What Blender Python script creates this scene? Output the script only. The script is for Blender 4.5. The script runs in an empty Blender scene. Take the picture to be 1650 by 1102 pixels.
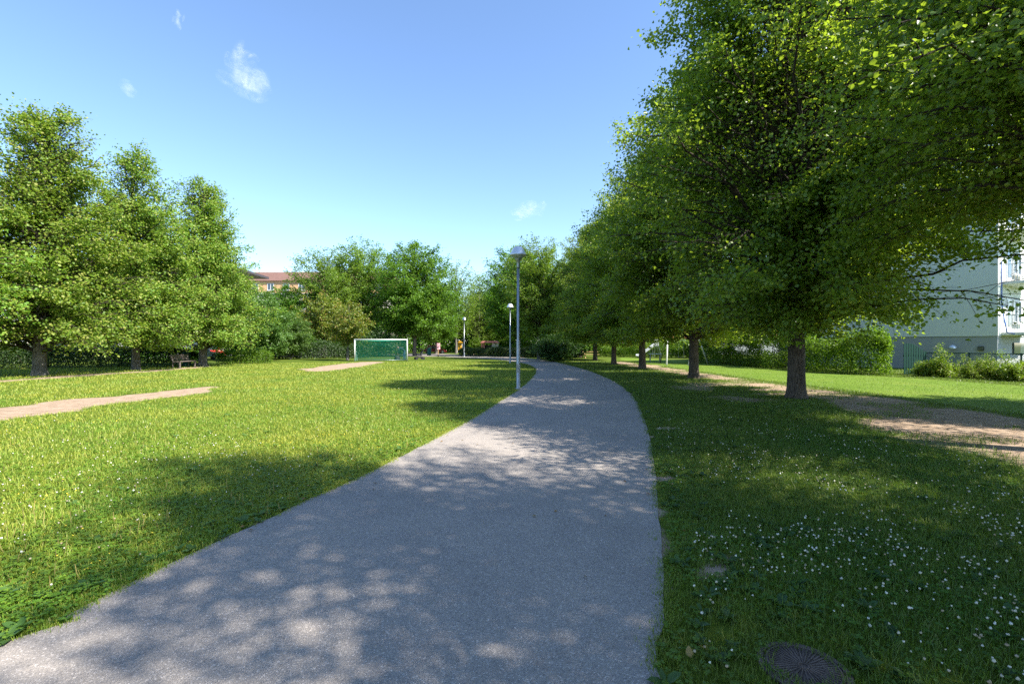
import bpy, math, random
import numpy as np
from mathutils import Vector, Matrix

S = bpy.context.scene
COL = S.collection
F = 779.17            # focal length in photo pixels
CAMH = 1.6
HOR = 555.0
R_ = math.radians

def G(x, y):
    """ground point seen at a place of the photograph"""
    d = CAMH * F / (y - HOR)
    return ((x - 825.0) * d / F, d)

# ------------------------------------------------------------------ materials
def new_mat(name):
    m = bpy.data.materials.new(name)
    m.use_nodes = True
    nt = m.node_tree
    for n in list(nt.nodes):
        nt.nodes.remove(n)
    out = nt.nodes.new('ShaderNodeOutputMaterial')
    return m, nt, out

def N(nt, kind, **kw):
    n = nt.nodes.new(kind)
    for k, v in kw.items():
        if k.startswith('i_'):
            key = k[2:]
            key = int(key) if key.isdigit() else key.replace('_', ' ')
            n.inputs[key].default_value = v
        else:
            setattr(n, k, v)
    return n

def ramp(nt, stops):
    r = nt.nodes.new('ShaderNodeValToRGB')
    el = r.color_ramp.elements
    while len(el) < len(stops):
        el.new(0.5)
    for e, (p, c) in zip(el, stops):
        e.position = p
        e.color = (c[0], c[1], c[2], 1)
    return r

def plain(name, col, rough=0.6, metal=0.0, var=0.12, scale=9.0, bump=0.0, spec=0.4):
    m, nt, out = new_mat(name)
    L = nt.links
    p = N(nt, 'ShaderNodeBsdfPrincipled')
    p.inputs['Roughness'].default_value = rough
    p.inputs['Metallic'].default_value = metal
    p.inputs['Specular IOR Level'].default_value = spec
    tc = N(nt, 'ShaderNodeTexCoord')
    nz = N(nt, 'ShaderNodeTexNoise')
    nz.inputs['Scale'].default_value = scale
    nz.inputs['Detail'].default_value = 5
    L.new(tc.outputs['Object'], nz.inputs['Vector'])
    a = tuple(c * (1 - var) for c in col)
    b = tuple(min(1, c * (1 + var)) for c in col)
    r = ramp(nt, [(0.3, a), (0.7, b)])
    L.new(nz.outputs['Fac'], r.inputs['Fac'])
    L.new(r.outputs['Color'], p.inputs['Base Color'])
    if bump:
        bp = N(nt, 'ShaderNodeBump')
        bp.inputs['Strength'].default_value = bump
        bp.inputs['Distance'].default_value = 0.02
        L.new(nz.outputs['Fac'], bp.inputs['Height'])
        L.new(bp.outputs['Normal'], p.inputs['Normal'])
    L.new(p.outputs['BSDF'], out.inputs['Surface'])
    return m

def leaf_mat(name, cols, tcol, trans=0.38, rough=0.45, spec=0.45, objvar=0.12):
    m, nt, out = new_mat(name)
    L = nt.links
    geo = N(nt, 'ShaderNodeNewGeometry')
    oi = N(nt, 'ShaderNodeObjectInfo')
    n = len(cols)
    r = ramp(nt, [((i + 0.0) / (n - 1), c) for i, c in enumerate(cols)])
    L.new(geo.outputs['Random Per Island'], r.inputs['Fac'])
    hs = N(nt, 'ShaderNodeHueSaturation')
    mr = N(nt, 'ShaderNodeMapRange')
    mr.inputs['To Min'].default_value = 1 - objvar
    mr.inputs['To Max'].default_value = 1 + objvar
    L.new(oi.outputs['Random'], mr.inputs['Value'])
    L.new(mr.outputs['Result'], hs.inputs['Value'])
    mh = N(nt, 'ShaderNodeMapRange')
    mh.inputs['To Min'].default_value = 0.49
    mh.inputs['To Max'].default_value = 0.51
    L.new(oi.outputs['Random'], mh.inputs['Value'])
    L.new(mh.outputs['Result'], hs.inputs['Hue'])
    L.new(r.outputs['Color'], hs.inputs['Color'])
    p = N(nt, 'ShaderNodeBsdfPrincipled')
    p.inputs['Roughness'].default_value = rough
    p.inputs['Specular IOR Level'].default_value = spec
    L.new(hs.outputs['Color'], p.inputs['Base Color'])
    t = N(nt, 'ShaderNodeBsdfTranslucent')
    t.inputs['Color'].default_value = (*tcol, 1)
    mx = N(nt, 'ShaderNodeMixShader')
    mx.inputs['Fac'].default_value = trans
    L.new(p.outputs['BSDF'], mx.inputs[1])
    L.new(t.outputs['BSDF'], mx.inputs[2])
    L.new(mx.outputs['Shader'], out.inputs['Surface'])
    return m

def bark_mat(name, dark, light):
    m, nt, out = new_mat(name)
    L = nt.links
    tc = N(nt, 'ShaderNodeTexCoord')
    mp = N(nt, 'ShaderNodeMapping')
    mp.inputs['Scale'].default_value = (1, 1, 0.22)
    L.new(tc.outputs['Object'], mp.inputs['Vector'])
    nz = N(nt, 'ShaderNodeTexNoise')
    nz.inputs['Scale'].default_value = 26
    nz.inputs['Detail'].default_value = 8
    nz.inputs['Roughness'].default_value = 0.65
    L.new(mp.outputs['Vector'], nz.inputs['Vector'])
    n2 = N(nt, 'ShaderNodeTexNoise')
    n2.inputs['Scale'].default_value = 3.0
    n2.inputs['Detail'].default_value = 4
    L.new(tc.outputs['Object'], n2.inputs['Vector'])
    ad = N(nt, 'ShaderNodeMath', operation='ADD')
    mu = N(nt, 'ShaderNodeMath', operation='MULTIPLY')
    mu.inputs[1].default_value = 0.35
    L.new(n2.outputs['Fac'], mu.inputs[0])
    L.new(nz.outputs['Fac'], ad.inputs[0])
    L.new(mu.outputs['Value'], ad.inputs[1])
    r = ramp(nt, [(0.5, dark), (0.85, light)])
    L.new(ad.outputs['Value'], r.inputs['Fac'])
    p = N(nt, 'ShaderNodeBsdfPrincipled')
    p.inputs['Roughness'].default_value = 0.9
    p.inputs['Specular IOR Level'].default_value = 0.2
    L.new(r.outputs['Color'], p.inputs['Base Color'])
    b = N(nt, 'ShaderNodeBump')
    b.inputs['Strength'].default_value = 0.9
    b.inputs['Distance'].default_value = 0.035
    L.new(nz.outputs['Fac'], b.inputs['Height'])
    L.new(b.outputs['Normal'], p.inputs['Normal'])
    L.new(p.outputs['BSDF'], out.inputs['Surface'])
    return m

# ------------------------------------------------------------------ object helpers
def tag(o, label=None, cat=None, group=None, kind=None):
    if label: o['label'] = label
    if cat: o['category'] = cat
    if group: o['group'] = group
    if kind: o['kind'] = kind
    return o

def empty(name, loc=(0, 0, 0), rz=0.0, label=None, cat=None, group=None):
    o = bpy.data.objects.new(name, None)
    o.empty_display_size = 0.3
    COL.objects.link(o)
    o.location = loc
    o.rotation_euler = (0, 0, rz)
    tag(o, label, cat, group)
    return o

def link(name, me, mat, parent=None, smooth=False):
    o = bpy.data.objects.new(name, me)
    if mat is not None and len(me.materials) == 0:
        me.materials.append(mat)
    COL.objects.link(o)
    if parent is not None:
        o.parent = parent
    if smooth:
        me.polygons.foreach_set('use_smooth', np.ones(len(me.polygons), dtype=bool))
    return o

def copy_tree(o, parent=None):
    c = o.copy()
    COL.objects.link(c)
    c.parent = parent
    for ch in list(o.children):
        copy_tree(ch, c)
    return c

def np_mesh(name, V, Fq):
    """V (n,3) float array; Fq (m,k) int array of equal sided faces"""
    me = bpy.data.meshes.new(name)
    V = np.ascontiguousarray(V, dtype=np.float32)
    Fq = np.ascontiguousarray(Fq, dtype=np.int32)
    k = Fq.shape[1]
    me.vertices.add(len(V))
    me.vertices.foreach_set('co', V.ravel())
    me.loops.add(Fq.size)
    me.loops.foreach_set('vertex_index', Fq.ravel())
    me.polygons.add(len(Fq))
    me.polygons.foreach_set('loop_start', np.arange(0, Fq.size, k, dtype=np.int32))
    me.update(calc_edges=True)
    return me

class MB:
    """collects simple shapes and builds ONE mesh object from them"""
    def __init__(self):
        self.v, self.f = [], []
    def poly(self, pts):
        b = len(self.v)
        self.v += [tuple(p) for p in pts]
        self.f.append(tuple(range(b, b + len(pts))))
        return self
    def box(self, c, s, rz=0.0, bev=0.0):
        cx, cy, cz = c
        hx, hy, hz = s[0] / 2, s[1] / 2, s[2] / 2
        b = len(self.v)
        ca, sa = math.cos(rz), math.sin(rz)
        e = min(bev, hx * .9, hy * .9, hz * .9)
        if e <= 0:
            for z in (-hz, hz):
                for x, y in ((-hx, -hy), (hx, -hy), (hx, hy), (-hx, hy)):
                    self.v.append((cx + x * ca - y * sa, cy + x * sa + y * ca, cz + z))
            for q in ((3, 2, 1, 0), (4, 5, 6, 7), (0, 1, 5, 4), (1, 2, 6, 5), (2, 3, 7, 6), (3, 0, 4, 7)):
                self.f.append(tuple(b + i for i in q))
            return self
        # chamfered: rings of eight
        rings = [(-hz, e), (-hz + e, 0), (hz - e, 0), (hz, e)]
        for z, ins in rings:
            X, Y = hx - ins, hy - ins
            for x, y in ((-X + e, -Y), (X - e, -Y), (X, -Y + e), (X, Y - e), (X - e, Y), (-X + e, Y), (-X, Y - e), (-X, -Y + e)):
                self.v.append((cx + x * ca - y * sa, cy + x * sa + y * ca, cz + z))
        for r in range(3):
            for i in range(8):
                j = (i + 1) % 8
                self.f.append((b + r * 8 + i, b + r * 8 + j, b + r * 8 + 8 + j, b + r * 8 + 8 + i))
        self.f.append(tuple(b + i for i in range(7, -1, -1)))
        self.f.append(tuple(b + 24 + i for i in range(8)))
        return self
    def tube(self, pts, rad, n=8, cap=True):
        pts = [Vector(p) for p in pts]
        if not hasattr(rad, '__len__'):
            rad = [rad] * len(pts)
        b = len(self.v)
        up = Vector((0.013, 0.031, 1))
        for i, p in enumerate(pts):
            d = (pts[min(i + 1, len(pts) - 1)] - pts[max(i - 1, 0)]).normalized()
            a = d.cross(up)
            if a.length < 0.08:
                a = d.cross(Vector((1, 0.02, 0)))
            a.normalize()
            c = d.cross(a)
            for k in range(n):
                t = 2 * math.pi * k / n
                q = p + a * (math.cos(t) * rad[i]) + c * (math.sin(t) * rad[i])
                self.v.append(tuple(q))
        for i in range(len(pts) - 1):
            for k in range(n):
                k2 = (k + 1) % n
                self.f.append((b + i * n + k, b + i * n + k2, b + (i + 1) * n + k2, b + (i + 1) * n + k))
        if cap:
            self.f.append(tuple(b + k for k in range(n - 1, -1, -1)))
            self.f.append(tuple(b + (len(pts) - 1) * n + k for k in range(n)))
        return self
    def lathe(self, prof, n=24, c=(0, 0, 0), cap=True):
        b = len(self.v)
        for r, z in prof:
            for k in range(n):
                t = 2 * math.pi * k / n
                self.v.append((c[0] + r * math.cos(t), c[1] + r * math.sin(t), c[2] + z))
        m = len(prof)
        for i in range(m - 1):
            for k in range(n):
                k2 = (k + 1) % n
                self.f.append((b + i * n + k, b + i * n + k2, b + (i + 1) * n + k2, b + (i + 1) * n + k))
        if cap:
            self.f.append(tuple(b + k for k in range(n - 1, -1, -1)))
            self.f.append(tuple(b + (m - 1) * n + k for k in range(n)))
        return self
    def prism(self, outline, y0, y1):
        """outline of (x,z) extruded along y"""
        b = len(self.v)
        n = len(outline)
        for y in (y0, y1):
            for x, z in outline:
                self.v.append((x, y, z))
        for i in range(n):
            j = (i + 1) % n
            self.f.append((b + i, b + j, b + n + j, b + n + i))
        self.f.append(tuple(b + i for i in range(n - 1, -1, -1)))
        self.f.append(tuple(b + n + i for i in range(n)))
        return self
    def build(self, name, mat, parent=None, smooth=False):
        me = bpy.data.meshes.new(name)
        me.from_pydata(self.v, [], self.f)
        me.update()
        o = link(name, me, mat, parent, smooth)
        return o

# ------------------------------------------------------------------ noise in numpy
_rng0 = np.random.default_rng(5)
_tab = _rng0.random((256, 256))
def vnoise(x, y, s=1.0, seed=0):
    x = np.asarray(x) * s + seed * 17.31
    y = np.asarray(y) * s + seed * 9.77
    xi = np.floor(x).astype(int); yi = np.floor(y).astype(int)
    fx = x - xi; fy = y - yi
    fx = fx * fx * (3 - 2 * fx); fy = fy * fy * (3 - 2 * fy)
    a = _tab[xi % 256, yi % 256]; b = _tab[(xi + 1) % 256, yi % 256]
    c = _tab[xi % 256, (yi + 1) % 256]; d = _tab[(xi + 1) % 256, (yi + 1) % 256]
    return (a * (1 - fx) + b * fx) * (1 - fy) + (c * (1 - fx) + d * fx) * fy
def fbm(x, y, s=1.0, seed=0, o=4):
    t = 0; a = 0.5; n = 0
    for i in range(o):
        t = t + a * vnoise(x, y, s * 2 ** i, seed + i); n += a; a *= 0.5
    return t / n

def smooth01(a):
    a = np.clip(a, 0, 1)
    return a * a * (3 - 2 * a)

def poly_dist(px, py, poly):
    """signed distance (positive inside)"""
    P = np.array(poly, dtype=float)
    px = np.asarray(px, dtype=float); py = np.asarray(py, dtype=float)
    best = np.full(px.shape, 1e9); inside = np.zeros(px.shape, dtype=bool)
    n = len(P)
    for i in range(n):
        a = P[i]; b = P[(i + 1) % n]
        e = b - a
        wx = px - a[0]; wy = py - a[1]
        t = np.clip((wx * e[0] + wy * e[1]) / (e @ e + 1e-12), 0, 1)
        best = np.minimum(best, np.hypot(wx - t * e[0], wy - t * e[1]))
        if a[1] != b[1]:
            c = ((a[1] > py) != (b[1] > py)) & (px < (b[0] - a[0]) * (py - a[1]) / (b[1] - a[1]) + a[0])
            inside ^= c
    return np.where(inside, best, -best)

# ------------------------------------------------------------------ where the path, the bare earth and the turf lie
LEFT_PX = [(0, 1037), (100, 996), (200, 945), (300, 897), (400, 852), (500, 804), (600, 760), (700, 708),
           (760, 675), (800, 650), (838, 626), (858, 608), (864, 599), (861, 592), (848, 586.5), (823, 582),
           (790, 578.5), (748, 576.2), (720, 575.2), (690, 574.6)]
RIGHT_PX = [(1066, 1102), (1067, 1000), (1066, 900), (1060, 800), (1050, 722), (1038, 675), (1022, 642), (1000, 621),
            (975, 608), (940, 595), (905, 586), (880, 581), (855, 577.6), (830, 575.4), (790, 573.2), (748, 571.6), (720, 570.6), (690, 570)]
def densify(pts, step):
    P = [np.array(p, dtype=float) for p in pts]
    out = []
    n = len(P)
    for i in range(n - 1):
        p0 = P[max(i - 1, 0)]; p1 = P[i]; p2 = P[i + 1]; p3 = P[min(i + 2, n - 1)]
        k = max(2, int(np.linalg.norm(p2 - p1) / step))
        for j in range(k):
            t = j / k
            out.append(0.5 * ((2 * p1) + (-p0 + p2) * t + (2 * p0 - 5 * p1 + 4 * p2 - p3) * t * t + (-p0 + 3 * p1 - 3 * p2 + p3) * t ** 3))
    out.append(P[-1])
    return np.array(out)
Lg = [(-7.6, -2.5), (-5.2, 0.6)] + [G(*p) for p in LEFT_PX]
Rg = [(0.9, -2.5), (0.72, 0.5)] + [G(*p) for p in RIGHT_PX]
Lg += [(-30, 66.0), (-60, 67)]
Rg += [(-30, 84.0), (-60, 84)]
Ld = densify(Lg, 0.12); Rd = densify(Rg, 0.12)
def rough_edge(E, seed, amp=0.05):
    d = np.gradient(E, axis=0)
    nrm = np.stack([-d[:, 1], d[:, 0]], 1)
    nrm /= np.linalg.norm(nrm, axis=1)[:, None] + 1e-9
    j = (fbm(E[:, 0], E[:, 1], 2.4, seed, 4) - 0.5) * 2 * amp + (fbm(E[:, 0], E[:, 1], 9, seed + 3, 2) - 0.5) * amp * .6
    return E + nrm * j[:, None]
Ld = rough_edge(Ld, 3, .025); Rd = rough_edge(Rd, 8, .025)
def _mono(E):
    o = np.argsort(E[:, 1]); return E[o, 1], E[o, 0]
_ly, _lx = _mono(Ld[Ld[:, 1] < 60]); _ry, _rx = _mono(Rd[Rd[:, 1] < 60])
def xl_path(y): return np.interp(y, _ly, _lx)
def xr_path(y): return np.interp(y, _ry, _rx)
PATH_POLY = np.vstack([Ld, Rd[::-1]])
PATH_COARSE = np.vstack([Ld[::4], Rd[::-1][::4]])

def gp(lst): return [G(*p) for p in lst]
DIRT_LEFT = gp([(-260, 690), (-60, 662), (0, 656), (60, 649), (150, 641), (250, 632), (335, 624), (344, 627), (330, 633), (250, 642), (150, 655), (70, 668), (0, 679), (-140, 700)])
DIRT_GOAL = gp([(484, 598), (488, 595), (530, 589), (556, 585), (600, 582.6), (622, 583), (600, 587), (560, 594), (510, 599)])
DIRT_RIGHT = gp([(1000, 583), (1060, 589), (1130, 601), (1230, 616), (1330, 628), (1420, 640), (1520, 655), (1650, 675), (1850, 705), (2100, 745), (2100, 790), (1850, 775), (1650, 756), (1560, 734), (1500, 716), (1450, 696), (1400, 675), (1330, 650), (1290, 637), (1180, 617), (1100, 604), (1040, 593), (990, 585)])
DIRT_STRIP = gp([(-200, 628), (0, 613), (100, 606), (200, 600), (275, 594.5), (340, 589.5), (342, 591), (280, 596.5), (200, 602), (100, 608.5), (0, 616), (-200, 633)])
TURF = gp([(1000, 580), (1050, 587), (1130, 598.5), (1230, 612.5), (1330, 624), (1420, 635), (1520, 650), (1650, 668), (1900, 700), (2300, 745), (2300, 640), (1900, 634), (1650, 622), (1480, 610), (1330, 602), (1180, 588), (1100, 581), (1000, 576)])
SPOTS = [(1093, 955, .10, .07), (1152, 920, .12, .05), (1157, 1020, .11, .07), (1068, 772, .22, .16), (1075, 690, .3, .2), (1180, 905, .06, .05), (1250, 628, 1.3, .5)]
def dirt_mask(x, y):
    n = fbm(x, y, 0.9, 11, 4) - 0.5
    m = np.zeros(np.shape(x))
    for poly, soft, amp in ((DIRT_LEFT, .8, 1.1), (DIRT_GOAL, .9, 1.4), (DIRT_STRIP, .35, .8)):
        d = poly_dist(x, y, poly)
        m = np.maximum(m, smooth01((d + n * amp) / soft + 0.5))
    d = poly_dist(x, y, DIRT_RIGHT)
    m = np.maximum(m, smooth01((d + n * 1.5) / 1.4 + 0.5) * (.52 + .48 * smooth01((fbm(x, y, 1.1, 91, 4) - .40) * 6)))
    # thin, worn grass under the right hand trees
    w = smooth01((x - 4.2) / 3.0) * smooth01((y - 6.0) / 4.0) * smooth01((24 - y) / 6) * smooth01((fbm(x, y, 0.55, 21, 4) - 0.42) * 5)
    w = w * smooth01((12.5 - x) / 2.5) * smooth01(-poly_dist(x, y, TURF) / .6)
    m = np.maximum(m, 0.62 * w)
    for px, py, rx, ry in SPOTS:
        gx, gy = G(px, py)
        m = np.maximum(m, smooth01(1.35 - np.hypot((x - gx) / rx, (y - gy) / ry) + n))
    dp = np.maximum(xl_path(y) - x, x - xr_path(y)) * .8
    e = smooth01(1 - dp / 0.06) * smooth01((fbm(x, y, 1.6, 33, 3) - 0.5) * 6)
    m = np.maximum(m, 0.8 * e)
    return m

# ------------------------------------------------------------------ world, sun, camera
SUN_EL = R_(47.0)
sun_h = Vector((0.885, -0.465, 0)).normalized()
to_sun = Vector((sun_h.x * math.cos(SUN_EL), sun_h.y * math.cos(SUN_EL), math.sin(SUN_EL)))
W = bpy.data.worlds.new('World')
S.world = W
W.use_nodes = True
wn = W.node_tree
for n in list(wn.nodes): wn.nodes.remove(n)
wo = wn.nodes.new('ShaderNodeOutputWorld')
bg = wn.nodes.new('ShaderNodeBackground')
bg.inputs['Strength'].default_value = 0.122
sky = wn.nodes.new('ShaderNodeTexSky')
sky.sky_type = 'NISHITA'
sky.sun_disc = False
sky.sun_elevation = SUN_EL
sky.sun_rotation = math.atan2(sun_h.x, sun_h.y)
sky.altitude = 300
sky.air_density = 1.0
sky.dust_density = 0.2
sky.ozone_density = 4.2
wn.links.new(sky.outputs['Color'], bg.inputs['Color'])
wn.links.new(bg.outputs['Background'], wo.inputs['Surface'])

sd = bpy.data.lights.new('sun', 'SUN')
sd.energy = 5.0
sd.angle = R_(0.53)
sd.color = (1.0, 0.95, 0.86)
so = bpy.data.objects.new('sun', sd)
COL.objects.link(so)
so.rotation_euler = (-to_sun).to_track_quat('-Z', 'Y').to_euler()
so.location = (40, -20, 60)

cd = bpy.data.cameras.new('camera')
cd.lens = 17.0
cd.sensor_width = 36.0
cd.shift_y = 4.0 / 1650.0
cd.clip_end = 9000
cd.clip_start = 0.05
cam = bpy.data.objects.new('camera', cd)
COL.objects.link(cam)
cam.location = (0, 0, CAMH)
cam.rotation_euler = (R_(90), 0, 0)
S.camera = cam
S.view_settings.view_transform = 'Standard'
S.view_settings.look = 'None'
S.view_settings.exposure = 1.45
S.view_settings.gamma = 1
S.render.engine = 'CYCLES'
S.cycles.max_bounces = 7
S.cycles.diffuse_bounces = 3
S.cycles.glossy_bounces = 2
S.cycles.transmission_bounces = 5
S.cycles.transparent_max_bounces = 128
S.cycles.use_denoising = False
S.cycles.sample_clamp_indirect = 6

# ------------------------------------------------------------------ ground sheet
def lawn_mat():
    m, nt, out = new_mat('lawn_ground')
    L = nt.links
    tc = N(nt, 'ShaderNodeTexCoord')
    at = N(nt, 'ShaderNodeAttribute'); at.attribute_name = 'dirt'
    tu = N(nt, 'ShaderNodeAttribute'); tu.attribute_name = 'turf'
    nb = N(nt, 'ShaderNodeTexNoise'); nb.inputs['Scale'].default_value = 0.35; nb.inputs['Detail'].default_value = 6; nb.inputs['Roughness'].default_value = .65
    nf = N(nt, 'ShaderNodeTexNoise'); nf.inputs['Scale'].default_value = 14; nf.inputs['Detail'].default_value = 7; nf.inputs['Roughness'].default_value = .75
    nd = N(nt, 'ShaderNodeTexNoise'); nd.inputs['Scale'].default_value = 4; nd.inputs['Detail'].default_value = 9; nd.inputs['Roughness'].default_value = .7
    for q in (nb, nf, nd): L.new(tc.outputs['Object'], q.inputs['Vector'])
    rg = ramp(nt, [(0.3, (0.04, 0.07, 0.008)), (0.52, (0.075, 0.11, 0.012)), (0.72, (0.13, 0.14, 0.025))])
    ad = N(nt, 'ShaderNodeMixRGB'); ad.inputs['Fac'].default_value = 0.5
    L.new(nb.outputs['Fac'], ad.inputs['Color1']); L.new(nf.outputs['Fac'], ad.inputs['Color2'])
    L.new(ad.outputs['Color'], rg.inputs['Fac'])
    rt = ramp(nt, [(0.3, (0.07, 0.125, 0.014)), (0.5, (0.11, 0.175, 0.02)), (0.7, (0.17, 0.20, 0.035))])
    L.new(ad.outputs['Color'], rt.inputs['Fac'])
    mt = N(nt, 'ShaderNodeMixRGB')
    L.new(tu.outputs['Fac'], mt.inputs['Fac']); L.new(rg.outputs['Color'], mt.inputs['Color1']); L.new(rt.outputs['Color'], mt.inputs['Color2'])
    rd = ramp(nt, [(0.3, (0.19, 0.13, 0.085)), (0.5, (0.31, 0.225, 0.155)), (0.72, (0.42, 0.32, 0.235))])
    L.new(nd.outputs['Fac'], rd.inputs['Fac'])
    # ragged border between earth and grass
    sub = N(nt, 'ShaderNodeMath', operation='MULTIPLY_ADD'); sub.inputs[1].default_value = 0.7; sub.inputs[2].default_value = -0.35
    L.new(nf.outputs['Fac'], sub.inputs[0])
    a2 = N(nt, 'ShaderNodeMath', operation='ADD'); L.new(at.outputs['Fac'], a2.inputs[0]); L.new(sub.outputs['Value'], a2.inputs[1])
    mr = N(nt, 'ShaderNodeMapRange'); mr.inputs['From Min'].default_value = 0.3; mr.inputs['From Max'].default_value = 0.6
    L.new(a2.outputs['Value'], mr.inputs['Value'])
    mm = N(nt, 'ShaderNodeMixRGB')
    L.new(mr.outputs['Result'], mm.inputs['Fac']); L.new(mt.outputs['Color'], mm.inputs['Color1']); L.new(rd.outputs['Color'], mm.inputs['Color2'])
    p = N(nt, 'ShaderNodeBsdfPrincipled'); p.inputs['Roughness'].default_value = 0.95; p.inputs['Specular IOR Level'].default_value = 0.1
    L.new(mm.outputs['Color'], p.inputs['Base Color'])
    b = N(nt, 'ShaderNodeBump'); b.inputs['Strength'].default_value = 0.7; b.inputs['Distance'].default_value = 0.04
    L.new(nf.outputs['Fac'], b.inputs['Height']); L.new(b.outputs['Normal'], p.inputs['Normal'])
    L.new(p.outputs['BSDF'], out.inputs['Surface'])
    return m

def lines(a, b, st, far):
    c = list(np.arange(a, b + st / 2, st))
    lo, hi, s = [], [], st
    x = a
    while x > -far:
        s *= 1.35; x -= s; lo.append(x)
    x, s = b, st
    while x < far:
        s *= 1.35; x += s; hi.append(x)
    return np.array(lo[::-1] + c + hi)
gx = lines(-34, 34, 0.2, 2500); gy = lines(-3, 56, 0.2, 2500)
XX, YY = np.meshgrid(gx, gy)
V = np.stack([XX.ravel(), YY.ravel(), np.zeros(XX.size)], 1)
nx, ny = len(gx), len(gy)
ii = np.arange(ny - 1)[:, None] * nx + np.arange(nx - 1)[None, :]
Q = np.stack([ii, ii + 1, ii + nx + 1, ii + nx], -1).reshape(-1, 4)
me = np_mesh('ground', V, Q)
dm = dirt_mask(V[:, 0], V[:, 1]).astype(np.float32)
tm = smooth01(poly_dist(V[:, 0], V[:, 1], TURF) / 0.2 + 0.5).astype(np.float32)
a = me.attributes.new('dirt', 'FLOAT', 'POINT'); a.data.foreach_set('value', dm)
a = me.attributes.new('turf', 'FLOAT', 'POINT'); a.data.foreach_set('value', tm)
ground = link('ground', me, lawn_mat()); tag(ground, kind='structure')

# ------------------------------------------------------------------ asphalt path
def asphalt_mat():
    m, nt, out = new_mat('asphalt')
    L = nt.links
    tc = N(nt, 'ShaderNodeTexCoord')
    vo = N(nt, 'ShaderNodeTexVoronoi'); vo.inputs['Scale'].default_value = 170
    v2 = N(nt, 'ShaderNodeTexVoronoi'); v2.inputs['Scale'].default_value = 60
    nb = N(nt, 'ShaderNodeTexNoise'); nb.inputs['Scale'].default_value = 0.9; nb.inputs['Detail'].default_value = 8; nb.inputs['Roughness'].default_value = .65
    nf = N(nt, 'ShaderNodeTexNoise'); nf.inputs['Scale'].default_value = 60; nf.inputs['Detail'].default_value = 4
    for q in (vo, v2, nb, nf): L.new(tc.outputs['Object'], q.inputs['Vector'])
    r1 = ramp(nt, [(0.0, (0.215, 0.19, 0.172)), (0.5, (0.28, 0.245, 0.212)), (0.88, (0.315, 0.276, 0.24)), (1.0, (0.50, 0.45, 0.41))])
    sep = N(nt, 'ShaderNodeSeparateColor'); L.new(vo.outputs['Color'], sep.inputs['Color'])
    L.new(sep.outputs['Red'], r1.inputs['Fac'])
    s2 = N(nt, 'ShaderNodeSeparateColor'); L.new(v2.outputs['Color'], s2.inputs['Color'])
    r2 = ramp(nt, [(0.0, (0.75, 0.75, 0.75)), (0.06, (0.97, 0.97, 0.97)), (0.94, (1.0, 1.0, 1.0)), (1.0, (1.3, 1.28, 1.25))])
    L.new(s2.outputs['Green'], r2.inputs['Fac'])
    r3 = ramp(nt, [(0.25, (0.80, 0.80, 0.81)), (0.5, (1.0, 1.0, 1.0)), (0.75, (1.16, 1.13, 1.09))])
    L.new(nb.outputs['Fac'], r3.inputs['Fac'])
    m1 = N(nt, 'ShaderNodeMixRGB', blend_type='MULTIPLY'); m1.inputs['Fac'].default_value = 1
    m2 = N(nt, 'ShaderNodeMixRGB', blend_type='MULTIPLY'); m2.inputs['Fac'].default_value = 1
    L.new(r1.outputs['Color'], m1.inputs['Color1']); L.new(r2.outputs['Color'], m1.inputs['Color2'])
    L.new(m1.outputs['Color'], m2.inputs['Color1']); L.new(r3.outputs['Color'], m2.inputs['Color2'])
    p = N(nt, 'ShaderNodeBsdfPrincipled'); p.inputs['Roughness'].default_value = 0.85; p.inputs['Specular IOR Level'].default_value = 0.3
    L.new(m2.outputs['Color'], p.inputs['Base Color'])
    b = N(nt, 'ShaderNodeBump'); b.inputs['Strength'].default_value = 0.6; b.inputs['Distance'].default_value = 0.006
    L.new(vo.outputs['Distance'], b.inputs['Height']); L.new(b.outputs['Normal'], p.inputs['Normal'])
    L.new(p.outputs['BSDF'], out.inputs['Surface'])
    return m
def resample(E, n):
    s = np.r_[0, np.cumsum(np.linalg.norm(np.diff(E, axis=0), axis=1))]
    return s / s[-1]
def ribbon(Lp, Rp, n=900):
    sl, sr = resample(Lp, n), resample(Rp, n)
    t = np.linspace(0, 1, n) ** 1.6
    A = np.stack([np.interp(t, sl, Lp[:, 0]), np.interp(t, sl, Lp[:, 1])], 1)
    B = np.stack([np.interp(t, sr, Rp[:, 0]), np.interp(t, sr, Rp[:, 1])], 1)
    return A, B
A, B = ribbon(Ld, Rd)
n = len(A)
V = np.vstack([np.c_[A, np.full(n, 0.008)], np.c_[B, np.full(n, 0.008)]])
i = np.arange(n - 1)
Q = np.stack([i, i + n, i + n + 1, i + 1], 1)
path = link('path', np_mesh('path', V, Q), asphalt_mat()); tag(path, kind='structure')

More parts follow.
